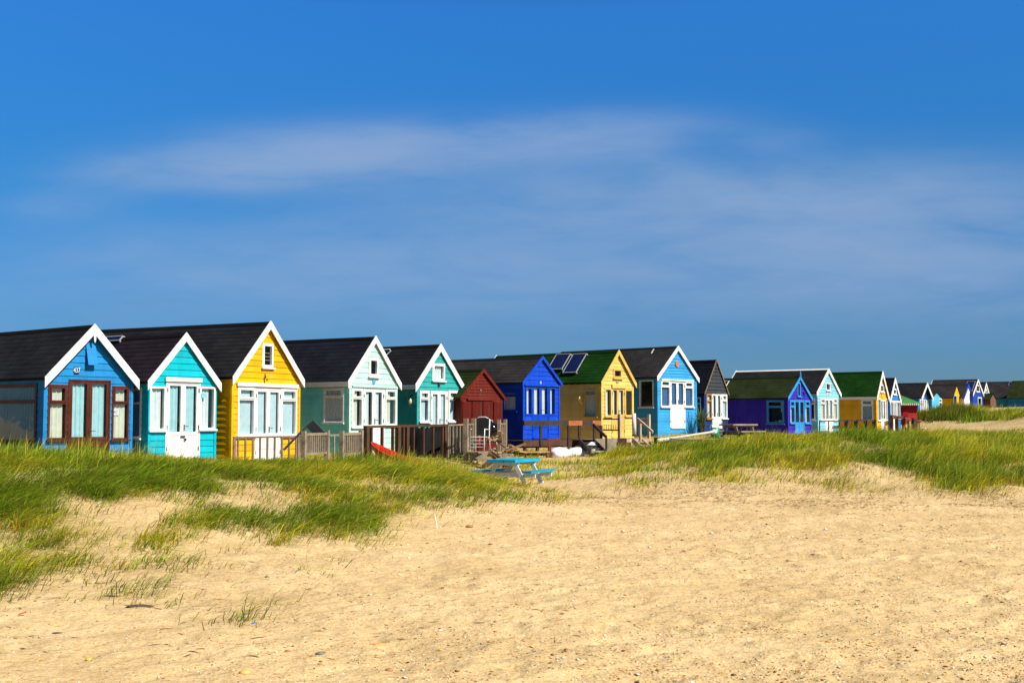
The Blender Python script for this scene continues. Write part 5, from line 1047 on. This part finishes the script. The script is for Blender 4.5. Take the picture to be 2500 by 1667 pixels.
a = P5(855, 990, 49.2); b = P5(1000, 988, 48.5)
for dz in (0, -.14): mb = MB(); mb.bar(a + Vector((0, 0, dz)), b + Vector((0, 0, dz)), .04, .08); mb.build('rail', PALEW, e)
c0 = P5(805, 1245, 46.5); d0 = P5(962, 1392, 45.6); e2 = empty('porch_steps', A + Vector((0, 0, 0)), ang, 'pale timber steps with a sloping handrail leading up to the primrose hut', 'stairs')
for off in (Vector((0, 0, 0)), Vector((.75, .15, 0))): mb = MB(); mb.bar(c0 + off, d0 + off, .05, .2); mb.build('stringer', PALEW, e2)
for i in range(3): q = c0.lerp(d0, (i + .5) / 3.2); mb = MB(); mb.bar(q, q + Vector((.75, .15, 0)), .22, .035); mb.build('tread', PALEW, e2)
mb = MB(); mb.bar(P5(865, 990, 46.9), P5(1048, 1150, 46.), .05, .09); mb.build('handrail', PALEW, e2); q = P5(895, 1025, 46.8); mb = MB(); mb.bar(q, q - Vector((0, 0, 1.0)), .08, .08, (1, 0, 0)); mb.build('post', PALEW, e2)
A9 = PC(5, 826, 1190, 48.2); t_ = PC(5, 820, 926, 48.2) - A9; e = empty('rolled_awning', A9, 0, 'upright white and pink roll leaning against the corner of the primrose hut', 'roll'); mb = MB(); mb.tube([(0, 0, 0), t_ * .5, t_], [.085, .085, .08], 14); mb.build('roll', flat('pinkish white canvas', (.75, .6, .56), .7), e, True); mb = MB(); mb.lathe([(.09, -.03), (.09, .04)], 14); mb.build('end_cap', BROWNW, e)
mb = MB(); mb.box(-.25, .25, -.2, .2, 0, .35); mb.box(-.22, .1, -.15, .15, .35, .5); o = mb.build('rusty_box', wood('rusty metal', (.06, .015, .01), (.16, .05, .02))); q = PC(5, 700, 1385, 45.6); o.location = q; tag(o, 'rusty brown box in the grass at the foot of the porch', 'box')

# boat with a long pale mast
A = PC(10, 735, 560, 47.5); B = PC(10, 1590, 425, 51.); e = empty('mast', A, 0, 'long pale mast lying across the dark boat in the grass', 'mast'); mb = MB(); d = B - A; mb.tube([(0, 0, 0), d * .02, d * .3, d * .9, d], [.05, .085, .05, .045, .09], 10); mb.build('spar', flat('weathered cream mast', (.55, .52, .42), .5), e, True); mb = MB(); mb.tube([d * .93, d * 1.0], .10, 10); mb.build('wrapping', WH, e, True)
boat('dark_boat', 'dark hulled boat sunk in the tall grass beneath the pale mast', 'boat', PC(10, 690, 545, 48.), PC(10, 1750, 540, 51.), 1.3, .62, paint('tarred hull', (.02, .022, .03), .5, .3), .08, GREYW)
A = PC(10, 1562, 525, 51.); e = empty('bucket', A, 0, 'green bucket under the thick end of the pale mast', 'bucket'); mb = MB(); mb.lathe([(.16, 0), (.20, .45)], 16); mb.build('shell', flat('green plastic', (.02, .28, .12), .4), e, True); mb = MB(); mb.tube([(-.2, 0, .45), (-.15, 0, .55), (.15, 0, .55), (.2, 0, .45)], .01, 6); mb.build('handle', WM, e)
for i, (x, y) in enumerate(((1640, 408), (1620, 460))):
    A = PC(10, x, y, 51.6); mb = MB(); mb.lathe([(.03, -.08), (.13, -.05), (.16, 0), (.13, .06), (.03, .09)], 14); o = mb.build('float', WH, None, True); o.location = A + Vector((0, 0, -.02)); tag(o, ('upper' if i == 0 else 'lower') + ' white buoy hanging beside the green bucket', 'buoy')
A = PC(10, 1700, 570, 50.); B = PC(10, 2040, 560, 51.5); mb = MB(); mb.bar((0, 0, 0), B - A, .4, .06); o = mb.build('plank', GREYW); o.location = A; tag(o, 'grey plank lying in the turf under the weathered picnic table', 'plank')
# yucca between sky blue and navy huts
A = PC(10, 1368, 440, 54.5); e = empty('spiky_plant', A, 0, 'dark spiky yucca growing between the sky blue and navy huts', 'plant'); mb = MB()
for i in range(70):
    a = random.uniform(0, 2 * pi); el = random.uniform(.5, 1.45); L = random.uniform(.5, 1.05); d = Vector((cos(a) * cos(el), sin(a) * cos(el), sin(el))); s_ = d.cross(Vector((0, 0, 1))).normalized() * .028; z0 = random.uniform(0, .4)
    p0 = Vector((0, 0, z0)); p1 = p0 + d * L * .6; p2 = p0 + d * L + Vector((0, 0, -.06)); mb.add([p0 - s_ * .6, p0 + s_ * .6, p1 + s_, p1 - s_, p2], [(0, 1, 2, 3), (3, 2, 4)])
mb.build('leaves', flat('yucca leaf', (.05, .10, .02), .5), e); mb = MB(); mb.tube([(0, 0, -.2), (0, 0, .5)], .05, 7); mb.build('stem', BROWNW, e)

# fences further right
railing('thin dark rail before the pale cyan hut', 6, 1572, 1808, 1018, 1018, 1185, 67.5, 70., DARKW, 0, (0., .45, 1.), .05, .05, .06, .06, group=g)
railing('long dark rail on stout grey posts before the golden yellow hut', 7, 60, 742, 1150, 1144, 1400, 70.5, 75.5, DARKW, 0, (.21, .48, .745, 1.), .22, .1, .08, .10, group=g, bmat=GREYW)
railing('double barred fence before the narrow blue hut', 7, 1070, 1300, 1098, 1100, 1310, 79, 82.5, BROWNW, 0, (0., .42, 1.), .2, .1, .08, .12, .95, group=g, prise=.05)
A = PC(7, 1345, 1112, 82.); e = empty('timber_shelter', A, R(25), 'low red brown timber table with many posts in front of the red pavilion', 'table'); mb = MB(); L = (PC(7, 1760, 1112, 82.) - A).length
mb.add([(0, 0, .02), (L, .0, -.12), (L, 1.6, .1), (0, 1.6, .28), (0, 0, -.06), (L, .0, -.2), (L, 1.6, .02), (0, 1.6, .2)], [(0, 1, 2, 3), (7, 6, 5, 4), (0, 4, 5, 1), (1, 5, 6, 2), (2, 6, 7, 3), (3, 7, 4, 0)]); mb.build('tabletop', REDW, e)
for i, f in enumerate((.28, .42, .55, .72, .9, .97)): mb = MB(); x = L * f; mb.box(x - .06, x + .06, .05 + .3 * (i % 2), .17 + .3 * (i % 2), -1.7, -.08); mb.build('leg', TANW, e)
mb = MB(); mb.box(.6, .85, -.1, .15, -1.5, .05); mb.build('post', DARKW, e)
A = PC(7, 1320, 1282, 83.); mb = MB(); mb.box(0, 1.4, -.2, .2, -.05, 0); mb.box(.1, .2, -.15, .15, -.45, -.051); mb.box(1.2, 1.3, -.15, .15, -.45, -.051); o = mb.build('white_bench', WH); o.location = A; tag(o, 'small white bench between the fence and the low red table', 'bench')
A = PC(7, 1760, 1038, 108.); e = empty('white_table', A, R(8), 'flat white table standing left of the dark bush', 'table'); mb = MB(); mb.box(0, 3.0, -.4, .4, -.08, .06); mb.build('tabletop', WH, e)
for x in (.3, 2.6): mb = MB(); mb.box(x - .08, x + .08, -.1, .1, -.9, -.081); mb.build('leg', TANW, e)
A = PC(8, 820, 1160, 70.); B = PC(8, 1275, 1185, 68.); mb = MB(); mb.bar((0, 0, 0), B - A, .15, .07); o = mb.build('timber_beam', DARKW); o.location = A; tag(o, 'long dark beam lying on the sand before the far dune', 'beam')
A = PC(8, 310, 1215, 62.); mb = MB(); mb.box(0, .8, -.15, .15, -.03, .02); mb.box(.05, .12, -.1, .1, -.25, -.031); mb.box(.65, .72, -.1, .1, -.25, -.031); o = mb.build('low_bench', DARKW); o.location = A; tag(o, 'low dark bench half hidden by the right dune grass', 'bench')
